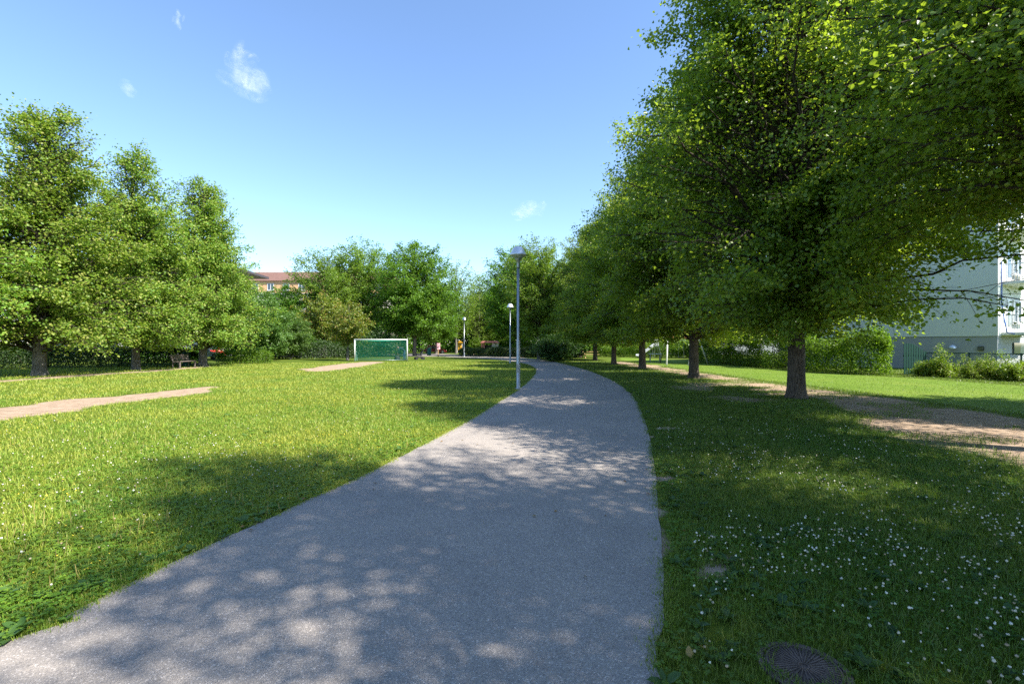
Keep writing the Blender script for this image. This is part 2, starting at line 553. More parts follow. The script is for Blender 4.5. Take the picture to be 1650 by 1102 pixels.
# ------------------------------------------------------------------ leaves
def nrm(a):
    return a / (np.linalg.norm(a, axis=1)[:, None] + 1e-9)
def leaf_mesh(name, P, A, Nn, Ls, Ws, fold=0.16, shape=((0.32, .5), (0.72, .34))):
    """each leaf is two quads folded along its rib, attached at P, pointing along A"""
    A = nrm(A)
    Nn = nrm(Nn - A * np.sum(Nn * A, 1)[:, None])
    B = np.cross(Nn, A)
    n = len(P)
    (a1, w1), (a2, w2) = shape
    V = np.empty((n, 6, 3), dtype=np.float32)
    L = Ls[:, None]; Wd = Ws[:, None]
    V[:, 0] = P
    V[:, 1] = P + A * L * a1 + B * Wd * w1 + Nn * Wd * fold
    V[:, 2] = P + A * L * a2 + B * Wd * w2 + Nn * Wd * fold * .6
    V[:, 3] = P + A * L - Nn * L * 0.08
    V[:, 4] = P + A * L * a2 - B * Wd * w2 + Nn * Wd * fold * .6
    V[:, 5] = P + A * L * a1 - B * Wd * w1 + Nn * Wd * fold
    b = np.arange(n)[:, None] * 6
    Q = np.concatenate([b + np.array([[0, 1, 2, 3]]), b + np.array([[0, 3, 4, 5]])], 1).reshape(-1, 4)
    return np_mesh(name, V.reshape(-1, 3), Q)

def gen_tree(name, seed, H, z0, R, prof, nprim, leaves, leafL, el0=2, el1=62, droop=.34, trunk_r=.24,
             twig_step=.22, twig_len=1.0, spread=.15, flat=.85, lean=0.0, leaders=1, clump=0.0, cs=.75, curve=.25):
    rng = np.random.default_rng(seed)
    rnd = random.Random(seed)
    tb = MB(); bb = MB()
    # trunk: a tapered, slightly wandering stem
    zs = np.linspace(0, H * 0.93, 16)
    wx = np.cumsum(rng.normal(0, .05, 16)) * (zs / H); wy = np.cumsum(rng.normal(0, .05, 16)) * (zs / H)
    def tp(z):
        return np.array([np.interp(z, zs, wx), np.interp(z, zs, wy), z])
    def tr(z):
        return max(.02, trunk_r * (1 - (z / H)) ** 0.85)
    pts, rad = [], []
    for z in (-.05, .04, .14, .32, .7, 1.2, 1.7):
        if z < H * .5:
            pts.append(tuple(tp(max(z, 0)) + np.array([0, 0, min(z, 0)]))); rad.append(tr(max(z, 0)) * (1 + .38 * math.exp(-max(z, 0) / .17)))
    for z in zs:
        if z > (1.75 if H > 4 else .75):
            pts.append(tuple(tp(z))); rad.append(tr(z))
    tb.tube(pts, rad, 14)
    P_, A_, N_, S_ = [], [], [], []
    ga = 2.399963
    ph = rng.random() * 6.28
    off = [(0, 0)] if leaders == 1 else [(math.cos(6.28 * k / leaders + ph) * R * .2, math.sin(6.28 * k / leaders + ph) * R * .2) for k in range(leaders)]
    for i in range(nprim):
        u = (i + rng.random()) / nprim
        t = u ** 0.9
        zt = z0 + (H - z0) * t + rng.normal(0, .25)
        az = ph + i * ga + rng.normal(0, .25)
        r = (R * prof(t)) * rng.uniform(.64, 1.06) * (1 + .12 * math.sin(2 * az + ph) + .12 * math.sin(3 * az + 6 * t) + .11 * math.sin(5 * az - 13 * t + 2 * ph))
        el = R_(el0 + (el1 - el0) * t ** 1.15 + rng.normal(0, 6))
        ox, oy = off[i % len(off)]
        k = t ** 1.5
        zb = max(z0 * .92, zt - r * math.tan(el) - droop * r * .3)
        zb = min(zb, H * .92)
        b = tp(zb)
        e = np.array([b[0] + ox * k + r * math.cos(az), b[1] + oy * k + r * math.sin(az), zt])
        mid = (b + e) / 2 + np.array([0, 0, curve * r * .5 + droop * r * .4])
        m = 7
        tt = np.linspace(0, 1, m)[:, None]
        C = (1 - tt) ** 2 * b + 2 * tt * (1 - tt) * mid + tt ** 2 * e
        C[1:-1] += rng.normal(0, .05 + .025 * r, (m - 2, 3)) * np.array([1, 1, .6])
        ln = np.sum(np.linalg.norm(np.diff(C, axis=0), axis=1))
        br = min(tr(zb) * .35, .010 + .006 * ln)
        bb.tube([tuple(c) for c in C], [br * (1 - .85 * s) + .004 for s in np.linspace(0, 1, m)], 5, cap=False)
        nt_ = max(3, int(ln / twig_step))
        for j in range(nt_):
            s = .18 + .82 * (j + rng.random()) / nt_
            f = s * (m - 1); q = min(int(f), m - 2)
            o = C[q] + (C[q + 1] - C[q]) * (f - q)
            d = C[q + 1] - C[q]; d = d / (np.linalg.norm(d) + 1e-9)
            side = 1 if j % 2 else -1
            ang = side * rng.uniform(.35, 1.25)
            ca, sa = math.cos(ang), math.sin(ang)
            td = np.array([d[0] * ca - d[1] * sa, d[0] * sa + d[1] * ca, d[2] * .5 + rng.normal(-.06, .38)])
            td /= np.linalg.norm(td) + 1e-9
            tl = twig_len * rng.uniform(.45, 1.15) * (1.15 - .55 * s) * (0.65 + 0.35 * min(1, r / (R * .7)))
            te = o + td * tl + np.array([0, 0, -.12 * tl])
            if s < 0.97:
                bb.tube([tuple(o), tuple((o + te) / 2 + np.array([0, 0, .05 * tl])), tuple(te)], [.008, .006, .003], 3, cap=False)
            nl = max(4, int(leaves * tl / twig_len * rng.uniform(.7, 1.25)))
            w = rng.random(nl)
            pp = o + (te - o) * w[:, None]
            jit = rng.normal(0, spread, (nl, 3)); jit[:, 2] *= flat
            pp = pp + jit
            aa = td[None] * .6 + rng.normal(0, .75, (nl, 3)); aa[:, 2] = aa[:, 2] * .5 - .35
            nn = np.zeros((nl, 3)); nn[:, 2] = .8; nn += rng.normal(0, .7, (nl, 3)); nn[:, :2] += d[None, :2] * .35
            P_.append(pp); A_.append(aa); N_.append(nn); S_.append(leafL * rng.uniform(.65, 1.2, nl))
    P = np.vstack(P_); A = np.vstack(A_); Nn = np.vstack(N_); Ls = np.concatenate(S_)
    keep = P[:, 2] > z0 * .8
    if clump > 0:
        x_, y_, z_ = P[:, 0], P[:, 1], P[:, 2]
        nz_ = .5 * fbm(x_ + .8 * z_, y_ - .6 * z_, cs, seed, 2) + .5 * fbm(x_ - .5 * y_ + 40, 1.5 * z_ + .3 * y_, cs, seed + 5, 2)
        keep &= rng.random(len(P)) < np.clip((nz_ - (.5 - .08)) / .08, 1 - clump, 1)
    P, A, Nn, Ls = P[keep], A[keep], Nn[keep], Ls[keep]
    lm = leaf_mesh(name + '_leaves', P, A, Nn, Ls, Ls * .86)
    out_ = []
    for q_, nm_ in ((tb, '_trunk'), (bb, '_branches')):
        wm = bpy.data.meshes.new(name + nm_)
        wm.from_pydata(q_.v, [], q_.f); wm.update()
        wm.polygons.foreach_set('use_smooth', np.ones(len(wm.polygons), dtype=bool))
        out_.append(wm)
    return out_[0], out_[1], lm

def sm(a): return min(1, max(0, a)) ** 2 * (3 - 2 * min(1, max(0, a)))
prof_linden = lambda t: (0.70 + .30 * sm(t / .22)) * max(0.0, 1 - t ** 2.5) ** .8 + .03
prof_cone = lambda t: (0.80 + .20 * sm(t / .16)) * max(0.0, 1 - t ** 1.5) ** .9 + .06
prof_round = lambda t: (max(0.0, 1 - (2 * t - .92) ** 2) ** .5 if t > .04 else .35) * 1.0 + .05
prof_vase = lambda t: (.45 + .55 * sm(t / .55)) * max(0.0, 1 - t ** 4) ** .6 + .05

BARK = bark_mat('linden_bark', (0.03, 0.024, 0.018), (0.135, 0.105, 0.082))
TWIG = bark_mat('twig_bark', (0.025, 0.02, 0.015), (0.075, 0.06, 0.045))
BARK2 = bark_mat('grey_bark', (0.05, 0.045, 0.04), (0.24, 0.215, 0.19))
LEAF_R = leaf_mat('linden_leaves', [(0.05, 0.11, 0.013), (0.085, 0.16, 0.018), (0.13, 0.205, 0.024), (0.21, 0.25, 0.04)], (0.37, 0.51, 0.03), .45, .4, .4)
LEAF_L = leaf_mat('blossoming_linden_leaves', [(0.085, 0.175, 0.020), (0.135, 0.24, 0.028), (0.20, 0.285, 0.04), (0.33, 0.34, 0.075)], (0.31, 0.46, 0.03), .4, .45, .3)
LEAF_D = leaf_mat('dark_broad_leaves', [(0.06, 0.145, 0.012), (0.09, 0.195, 0.016), (0.135, 0.24, 0.02)], (0.2, 0.38, 0.02), .4, .45, .3)
LEAF_P = leaf_mat('pale_leaves', [(0.085, 0.16, 0.018), (0.13, 0.215, 0.025), (0.19, 0.26, 0.04)], (0.25, 0.4, 0.02), .42, .45, .3)
LEAF_O = leaf_mat('rowan_leaves', [(0.085, 0.15, 0.018), (0.12, 0.19, 0.022), (0.17, 0.22, 0.028), (0.21, 0.22, 0.03), (0.30, 0.19, 0.035)], (0.27, 0.36, 0.02), .38)
LEAF_B = leaf_mat('bluish_leaves', [(0.045, 0.10, 0.015), (0.075, 0.145, 0.022), (0.12, 0.19, 0.035)], (0.15, 0.28, 0.025), .34)
LEAF_H = leaf_mat('hedge_leaves', [(0.05, 0.11, 0.008), (0.09, 0.17, 0.011), (0.14, 0.22, 0.016)], (0.2, 0.36, 0.015), .38, .45, .3)

PROTO = {}
def make_proto(key, leafmat, bark, **kw):
    wm, bm_, lm = gen_tree(key, **kw)
    wm.materials.append(bark); bm_.materials.append(TWIG); lm.materials.append(leafmat)
    PROTO[key] = (wm, bm_, lm)

make_proto('linden_a', LEAF_R, BARK, seed=3, H=15.7, z0=1.95, R=4.95, prof=lambda t: (0.88 + .12 * sm(t / .22)) * max(0.0, 1 - t ** 3.2) ** .8 + .03, clump=.9, cs=.5, nprim=440, leaves=96, leafL=.102, trunk_r=.25, twig_step=.29, twig_len=1.2)
make_proto('linden_b', LEAF_R, BARK, seed=17, H=14.2, z0=1.85, R=4.7, prof=prof_linden, clump=.9, cs=.5, nprim=320, leaves=74, leafL=.116, trunk_r=.23, twig_step=.30, twig_len=1.2, leaders=2)
make_proto('linden_e', LEAF_R, BARK, seed=23, H=14.4, z0=4.0, R=4.75, prof=lambda t: (.86 + .14 * sm(t / .15)) * (1 - t) ** .9 + .05, clump=.7, nprim=350, leaves=104, leafL=.072, trunk_r=.25, twig_step=.28, twig_len=1.2)
make_proto('linden_f', LEAF_R, BARK, seed=31, H=15.9, z0=2.6, R=4.0, prof=lambda t: (0.95 + .05 * sm(t / .22)) * max(0.0, 1 - t ** 2.2) ** .8 + .03, clump=.93, cs=.42, nprim=300, leaves=60, leafL=.09, trunk_r=.25, twig_step=.36, twig_len=1.1)
make_proto('linden_c', LEAF_L, BARK2, seed=29, H=14.0, z0=1.25, R=4.8, prof=prof_cone, clump=.75, nprim=320, leaves=56, leafL=.122, trunk_r=.29, twig_step=.30, twig_len=1.15, leaders=2)
make_proto('linden_d', LEAF_L, BARK2, seed=41, H=13.6, z0=1.45, R=4.7, prof=prof_cone, clump=.75, nprim=310, leaves=56, leafL=.122, trunk_r=.22, twig_step=.30, twig_len=1.15, leaders=2)
make_proto('broad_a', LEAF_D, BARK2, seed=53, H=15.5, z0=2.6, R=6.0, prof=prof_round, clump=.6, cs=.5, nprim=190, leaves=42, leafL=.20, trunk_r=.26, twig_step=.36, twig_len=1.5, spread=.2, el0=8)
make_proto('broad_b', LEAF_P, BARK2, seed=67, H=15.0, z0=2.8, R=5.2, prof=prof_vase, clump=.6, cs=.5, nprim=150, leaves=38, leafL=.18, trunk_r=.2, twig_step=.38, twig_len=1.4, spread=.2, el0=14, leaders=3)
make_proto('airy', LEAF_P, BARK2, seed=71, H=13.0, z0=2.4, R=4.0, prof=prof_vase, nprim=80, leaves=22, leafL=.16, trunk_r=.17, twig_step=.42, twig_len=1.3, spread=.2, el0=18, leaders=3)
make_proto('rowan', LEAF_O, BARK2, seed=83, H=6.2, z0=1.7, R=2.5, prof=prof_round, nprim=60, leaves=26, leafL=.16, trunk_r=.14, twig_step=.3, twig_len=.8, spread=.15, el0=5)
make_proto('tall_shrub', LEAF_B, BARK2, seed=97, H=8.2, z0=.7, R=3.4, prof=prof_round, nprim=150, leaves=28, leafL=.19, trunk_r=.15, twig_step=.34, twig_len=1.1, spread=.18, el0=4)
LEAF_K = leaf_mat('dark_shrub_leaves', [(0.02, 0.05, 0.008), (0.035, 0.075, 0.012), (0.055, 0.10, 0.016)], (0.07, 0.16, 0.015), .3)  # leaf colour darkened to carry the shade of the tree row
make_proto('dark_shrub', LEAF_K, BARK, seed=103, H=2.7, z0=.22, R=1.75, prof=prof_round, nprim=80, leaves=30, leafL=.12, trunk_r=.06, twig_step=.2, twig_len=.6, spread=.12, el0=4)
make_proto('light_shrub', LEAF_H, BARK, seed=107, H=2.4, z0=.2, R=1.6, prof=prof_round, nprim=60, leaves=24, leafL=.13, trunk_r=.05, twig_step=.2, twig_len=.55, spread=.1, el0=8)

TREE_N = 0
def tree(name, key, x, y, s, label, cat='tree', group=None, rz=None, sz=None, crown='crown', stem='trunk', mat=None):
    global TREE_N
    TREE_N += 1
    wm, bm_, lm = PROTO[key]
    r = empty(name, (x, y, 0), (TREE_N * 2.17) % 6.28 if rz is None else rz, label, cat, group)
    r.scale = (s, s, sz or s)
    t = link(stem, wm, None, r); c = link(crown, lm, None, r)
    if stem == 'trunk': link('branches', bm_, None, r)
    return r

def turn_for(key, zlo, zhi, ref):
    """the turn that keeps the low right side of a crown short and its upper left side full"""
    me_ = PROTO[key][2]
    v = np.empty(len(me_.vertices) * 3, dtype=np.float32); me_.vertices.foreach_get('co', v); v = v.reshape(-1, 3)[::9]
    lo = v[(v[:, 2] > zlo) & (v[:, 2] < zhi)]; up = v[(v[:, 2] > 8) & (v[:, 2] < 13.5)]
    best = None
    for i in range(36):
        a_ = i * math.pi / 18; c_, s_ = math.cos(a_), math.sin(a_)
        sc_ = np.percentile(lo[:, 0] * c_ - lo[:, 1] * s_, 98) - .8 * np.percentile(-(up[:, 0] * c_ - up[:, 1] * s_), 98)
        if best is None or sc_ < best[0]: best = (sc_, a_)
    return best[1]
GR = 'lindens in the row right of the path'
tree('linden_tree', 'linden_f', 8.7, -11.4, .8, 'linden out of sight behind the viewer that shades the bottom of the path', group=GR)
tree('linden_tree', 'linden_f', 8.8, -.4, 1.0, 'linden behind the viewer whose shadow lies across the near path', group=GR)
tree('linden_tree', 'linden_e', 8.75, 6.9, .97, 'linden at the right edge with only overhanging branches in view', group=GR, rz=.9)
tree('linden_tree', 'linden_b', 18.5, 8.0, .95, 'linden out of view on the right that shades the play lawn', group='trees out of view on the right')
ROW = [((1283, 641.5), 'linden_a', 1.0, 'big linden with the thickest trunk, nearest of the row right of the path'),
       ((1118, 609.5), 'linden_b', 1.0, 'linden right of the path in front of the white swing set'),
       ((1035, 594.5), 'linden_b', .98, 'linden right of the path whose trunk overlaps the metal slide'),
       ((989, 587.2), 'linden_a', .84, 'linden between the picnic table and the metal slide'),
       ((959, 580.6), 'linden_b', .97, 'linden with its trunk just beside the picnic table')]
for (p, k, s, lb) in ROW:
    x, y = G(*p)
    tree('linden_tree', k, x, y, s, lb, group=GR, rz=turn_for(k, 2, 6, 0) if y < 16 else None)
tree('linden_tree', 'linden_a', 8.4, 59.5, .84, 'farthest linden of the right row, behind the dark round bush', group=GR)

GL = 'lindens along the left side of the lawn'
LROW = [((64, 605.5), 'linden_c', 1.0, 'tallest linden at the left edge with a thick pale trunk base'),
        ((219, 596.3), 'linden_d', 1.0, 'middle linden on the left, just left of the wooden bench'),
        ((327, 590.0), 'linden_c', .98, 'linden on the left standing just right of the wooden bench')]
for (p, k, s, lb) in LROW:
    x, y = G(*p)
    tree('linden_tree', k, x, y, s, lb, group=GL)
tree('linden_tree', 'linden_d', -25.6, 19.2, 1.0, 'linden cut off by the left edge with only some leaves in view', group=GL)

# trees beyond the lawn
GB = 'trees beyond the far end of the lawn'
def T(px, D): return (px - 825) * D / F, D
x, y = T(668, 66); tree('broadleaf_tree', 'broad_a', x, y, 1.02, 'dense dark green tree behind the right end of the goal', group=GB)
x, y = T(585, 70); tree('broadleaf_tree', 'broad_b', x, y, 1.1, 'tall loose green tree behind the middle of the goal', group=GB, rz=1.1)
x, y = T(528, 66); tree('broadleaf_tree', 'broad_b', x, y, .98, 'loose crowned tree left of the goal behind the reddish rowans', group=GB, rz=3.4)
x, y = T(735, 84); tree('airy_tree', 'airy', x, y, 1.25, 'thin see-through tree behind the farthest street lamp', group=GB)
x, y = T(772, 92); tree('airy_tree', 'airy', x, y, 1.2, 'sparse pale tree in the gap left of the middle lamp', group=GB, rz=4.0)
x, y = T(703, 80); tree('broadleaf_tree', 'broad_a', x, y, .78, 'green tree right behind the green litter bin', group=GB, rz=2.2)
x, y = T(868, 52); tree('broadleaf_tree', 'broad_b', x, y, .86, 'tree with a dark trunk rising behind the round bush', group=GB, rz=.3)
x, y = T(835, 66); tree('broadleaf_tree', 'broad_a', x, y, .98, 'tree filling the gap behind the two nearer lamp posts', group=GB, rz=5.2)
x, y = T(905, 72); tree('broadleaf_tree', 'broad_b', x, y, .95, 'tall tree beyond the round bush at the end of the linden row', group=GB, rz=5.9)
x, y = T(800, 96); tree('broadleaf_tree', 'broad_a', x, y, .85, 'darker round tree beyond the far playhouse', group=GB, rz=1.9)
x, y = T(560, 580.5) if False else G(560, 580.8)
tree('rowan_tree', 'rowan', x, y, .95, 'small rowan with orange tinted crown just left of the goal', 'tree', 'reddish rowans left of the goal')
x, y = G(523, 575.5)
tree('rowan_tree', 'rowan', x, y, 1.3, 'yellowing rowan with two dark stems, second left of the goal', 'tree', 'reddish rowans left of the goal', rz=2.0)
x, y = T(425, 46); tree('tall_shrub', 'tall_shrub', x, y, .78, 'tall bluish green shrub right of the left linden row', 'shrub', 'tall shrubs at the left corner of the lawn', stem='stem')
x, y = T(385, 50); tree('tall_shrub', 'tall_shrub', x, y, 1.0, 'dark shrub half hidden behind the last left linden', 'shrub', 'tall shrubs at the left corner of the lawn', rz=2.6, stem='stem')
x, y = T(468, 52); tree('tall_shrub', 'tall_shrub', x, y, .62, 'lower bluish shrub under the orange building', 'shrub', 'tall shrubs at the left corner of the lawn', rz=4.2, stem='stem')
# distant belt of trees
GF = 'distant trees closing the view'
belt = [(-38, 66, 'broad_b', .72, 'bushy tree behind the parked white car'), (-30, 64, 'broad_a', .62, 'round tree right behind the last left linden'), (-74, 60, 'broad_a', .9, 'distant tree at the far left behind the high hedge'), (-7, 104, 'broad_a', .85, 'distant tree behind the farthest street lamp'), (6, 84, 'broad_a', .9, 'distant tree beyond the round bush'), (60, 70, 'broad_a', 1.0, 'distant tree hidden behind the pale block'),
        (-62, 72, 'broad_a', .95, 'distant tree behind the tall linden at the left edge'), (-52, 62, 'broad_b', .9, 'distant tree between the two left lindens'),
        (12, 95, 'broad_a', .95, 'distant tree behind the picnic table'), (22, 88, 'broad_b', .95, 'distant tree behind the metal slide'),
        (33, 84, 'broad_a', .95, 'distant tree behind the swing set'), (46, 90, 'broad_b', 1.0, 'distant tree behind the low brick house'),
        (0, 108, 'broad_b', .9, 'distant tree behind the far low hedge'),
        (-20, 118, 'broad_a', .75, 'distant tree past the dark red car'), (-34, 112, 'broad_a', .7, 'distant tree behind the goal net')]
for i, (bx, by, k, s, lb) in enumerate(belt):
    tree('broadleaf_tree', k, bx, by, s, lb, group=GF, rz=i * 1.3)
# shrubs
x, y = G(893, 583); tree('round_bush', 'dark_shrub', x, y + .6, 1.2, 'dark round bush at the right side of the path bend', 'bush', stem='stem', sz=.95)
x, y = G(922, 580); tree('round_bush', 'dark_shrub', x, y + 1.2, .85, 'smaller dark bush left of the picnic table', 'bush', stem='stem', rz=1.0)
GS = 'pale shrubs behind the playground'
for i, (px, D, s, lb) in enumerate([(1000, 68, 1.1, 'light green shrub behind the picnic table'), (1028, 66, 1.0, 'light green shrub left of the metal slide'),
        (975, 75, 1.2, 'light green shrub deep behind the picnic table'), (1095, 60, .95, 'light green shrub seen through the swing legs'),
        (1065, 66, 1.2, 'light green shrub behind the slide ladder'), (845, 74, 1.15, 'light shrub beyond the far low hedge'), (770, 90, 1.1, 'bright shrub left of the far playhouse'), (1120, 56, 1.1, 'light green shrub behind the second right trunk')]):
    x, y = T(px, D)
    tree('pale_shrub', 'light_shrub', x, y, s, lb, 'shrub', GS, rz=i * 1.7, stem='stem')

# hedges: leaves through the skin of a wavy box
def hedge(name, p0, p1, w, h, nleaf, L, mat, label, seed, z0=.05, wav=.25, stems=True):
    rng = np.random.default_rng(seed)
    p0 = np.array(p0); p1 = np.array(p1)
    d = p1 - p0; ln = np.linalg.norm(d); d = d / ln; nn = np.array([-d[1], d[0]])
    u = rng.random(nleaf) * (ln + w) - w / 2
    ang = rng.uniform(-.65, math.pi + .65, nleaf)
    rr = np.sqrt(rng.uniform(.35, 1.0, nleaf))
    wob = 1 + wav * (fbm(u, ang * 2, .9, seed, 3) - .5) * 2
    endr = np.clip(np.minimum(u + w / 2, ln + w / 2 - u) / (w * .8), 0.02, 1) ** .6
    lump = 1 + wav * (fbm(u, u * 0 + seed, .42, seed, 3) - .5) * 2.2
    # squarish section
    ca, sa = np.cos(ang), np.sin(ang)
    sx = np.sign(ca) * np.abs(ca) ** .6; sz = np.sign(sa) * np.abs(sa) ** .55
    off = sx * rr * w / 2 * wob * endr
    z = np.maximum(z0, h * lump * (.42 + sz * rr * .58 * wob * (.35 + .65 * endr)))
    low = (sz < 0)
    z = np.where(low, rng.random(nleaf) * h * .45 + z0, z)
    P = np.c_[p0[0] + d[0] * u + nn[0] * off, p0[1] + d[1] * u + nn[1] * off, z]
    P += rng.normal(0, .07, P.shape); P[:, 2] = np.maximum(P[:, 2], .03)
    lone = rng.random(nleaf) < .05
    P[lone, 2] = P[lone, 2] * rng.uniform(1.0, 1.16, lone.sum())
    A = rng.normal(0, .7, (nleaf, 3)); A[:, 2] += .15
    Nn = np.c_[nn[0] * sx * .8, nn[1] * sx * .8, np.full(nleaf, .8)] + rng.normal(0, .5, (nleaf, 3))
    Ls = L * rng.uniform(.6, 1.3, nleaf)
    c = ((p0 + p1) / 2)
    P[:, 0] -= c[0]; P[:, 1] -= c[1]
    root = empty(name, (c[0], c[1], 0), 0, label, 'hedge')
    link('foliage', leaf_mesh(name + '_leaves', P, A, Nn, Ls, Ls * .7), mat, root)
    mb = MB()
    rn = random.Random(seed)
    for k in range(int(ln * 5)):
        t = rn.random() * ln; o = rn.uniform(-.38, .38) * w
        bx = p0[0] + d[0] * t + nn[0] * o - c[0]; by = p0[1] + d[1] * t + nn[1] * o - c[1]
        tx, ty = bx + rn.uniform(-.35, .35), by + rn.uniform(-.35, .35)
        mb.tube([(bx, by, 0), ((bx + tx) / 2 + .05, (by + ty) / 2, h * .3), (tx, ty, h * .62)], [.018, .013, .008], 4, cap=False)
    tag(mb.build('stems', TWIG, root), kind='stuff')
    return root
hedge('hedge', (19.2, 26.2), (17.2, 44), 2.7, 2.35, 60000, .10, LEAF_H, 'tall loose green hedge between the play lawn and the building on the right', 5, wav=.5)
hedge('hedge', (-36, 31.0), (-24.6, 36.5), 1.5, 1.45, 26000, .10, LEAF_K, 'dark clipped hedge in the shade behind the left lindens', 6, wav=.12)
hedge('hedge', (-23.2, 39.2), (-21.0, 41.0), 1.2, 1.3, 6000, .10, LEAF_H, 'short bright hedge behind the wooden bench', 7, wav=.3)
hedge('hedge', (-6.5, 66), (3.2, 59.5), 1.6, 1.2, 16000, .13, LEAF_K, 'low dark hedge along the far side of the path bend', 8, wav=.3)
hedge('hedge', (-27.5, 51), (-17.5, 57.5), 1.6, 1.7, 16000, .13, LEAF_K, 'dark shrub border in front of the black fence', 9, wav=.35)
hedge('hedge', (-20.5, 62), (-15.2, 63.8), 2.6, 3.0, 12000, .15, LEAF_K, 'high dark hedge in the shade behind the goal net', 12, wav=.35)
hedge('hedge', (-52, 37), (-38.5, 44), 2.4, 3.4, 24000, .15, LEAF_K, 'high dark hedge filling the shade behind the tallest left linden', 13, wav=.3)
hedge('hedge', (-36, 44.5), (-30.5, 46), 1.5, 1.25, 9000, .13, LEAF_D, 'low dark hedge in front of the parked white car', 14, wav=.25)
hedge('hedge', (-48, 100), (-2, 106), 6, 7.5, 60000, .42, LEAF_D, 'tall distant thicket closing the view behind the far path', 15, wav=.35)
hedge('hedge', (0, 104), (52, 92), 6, 7.0, 60000, .42, LEAF_D, 'tall distant thicket closing the view behind the playground', 16, wav=.35)
hedge('hedge', (11.5, 62), (24, 54), 1.6, 1.5, 14000, .12, LEAF_H, 'sunlit hedge closing the playground', 10, wav=.35)

# ------------------------------------------------------------------ materials of the made things
M_STEEL = plain('galvanised_steel', (0.30, 0.32, 0.35), .38, .75, .12, 6)
M_LAMPHAT = plain('brushed_aluminium', (0.70, 0.71, 0.73), .32, .55, .05, 5)
M_WHITE = plain('white_paint', (0.55, 0.55, 0.54), .4, 0, .05, 8)
M_DARK = plain('black_plastic', (0.015, 0.015, 0.017), .5)
M_WOOD = plain('weathered_wood', (0.16, 0.13, 0.115), .75, 0, .3, 30, .3)
M_PINE = plain('picnic_pine', (0.42, 0.27, 0.13), .7, 0, .25, 22, .2)
M_GREENP = plain('dark_green_paint', (0.006, 0.04, 0.027), .75, 0, .2, 12, 0, .2)
M_TEAL = plain('teal_bin_paint', (0.02, 0.17, 0.15), .45, 0, .15, 6)
M_CONC = plain('grey_concrete', (0.30, 0.30, 0.29), .85, 0, .12, 5, .2)
M_GLASS = plain('window_glass', (0.05, 0.07, 0.09), .08, 0, .3, .8, 0, .8)
M_TYRE = plain('tyre_rubber', (0.02, 0.02, 0.02), .85)
M_IRON = plain('cast_iron', (0.12, 0.088, 0.07), .75, .08, .4, 14, .5)

def diff_mat(name, col, trans):
    m, nt, out = new_mat(name)
    d = N(nt, 'ShaderNodeBsdfPrincipled'); d.inputs['Base Color'].default_value = (*col, 1); d.inputs['Roughness'].default_value = .25
    t = N(nt, 'ShaderNodeBsdfTranslucent'); t.inputs['Color'].default_value = (*col, 1)
    mx = N(nt, 'ShaderNodeMixShader'); mx.inputs['Fac'].default_value = trans
    nt.links.new(d.outputs['BSDF'], mx.inputs[1]); nt.links.new(t.outputs['BSDF'], mx.inputs[2]); nt.links.new(mx.outputs['Shader'], out.inputs['Surface'])
    return m
M_DIFF = diff_mat('lamp_diffuser_plastic', (0.72, 0.78, 0.68), .5)

# ------------------------------------------------------------------ street lamps
def street_lamp(x, y, label):
    r = empty('street_lamp', (x, y, 0), 0, label, 'street lamp', 'street lamps beside the path')
    p = MB(); p.lathe([(.085, -.02), (.085, .02), (.074, .04), (.072, 1.72), (.066, 1.76), (.052, 1.82), (.045, 4.34)], 16)
    po = p.build('pole', M_STEEL, r, True)
    q = MB(); q.box((-.02, -.071, .75), (.075, .012, .32), 0, .004); q.build('access_door', M_CONC, po)
    q = MB(); q.lathe([(.12, 0), (.12, .03), (.09, .05)], 16); q.build('base_collar', M_CONC, po)
    k = MB(); k.lathe([(.046, 4.33), (.058, 4.36), (.055, 4.42), (.062, 4.52), (.085, 4.60), (.115, 4.65), (.115, 4.67)], 20)
    k.build('neck', M_STEEL, r, True)
    s_ = MB(); s_.lathe([(.10, 4.668), (.10, 4.73), (.07, 4.74)], 18); s_.build('socket', M_DARK, r)
    d = MB(); d.lathe([(.105, 4.676), (.17, 4.70), (.265, 4.765), (.285, 4.79)], 28, cap=False); d.build('diffuser', M_DIFF, r, True)
    h = MB(); h.lathe([(.285, 4.782), (.302, 4.784), (.305, 4.794), (.285, 4.83), (.235, 4.93), (.185, 5.02), (.15, 5.07), (.12, 5.092), (.06, 5.10), (.001, 5.102)], 36, cap=False)
    h.build('lamp_hood', M_LAMPHAT, r, True)
    return r
x, y = G(835, 627); street_lamp(x, y, 'nearest and tallest looking street lamp at the left edge of the path')
x, y = G(823, 585); street_lamp(x - .05, y, 'middle street lamp, just left of the nearest lamp post')
x, y = G(748, 575); street_lamp(x, y, 'farthest street lamp, left of the other two in front of the low hedge')

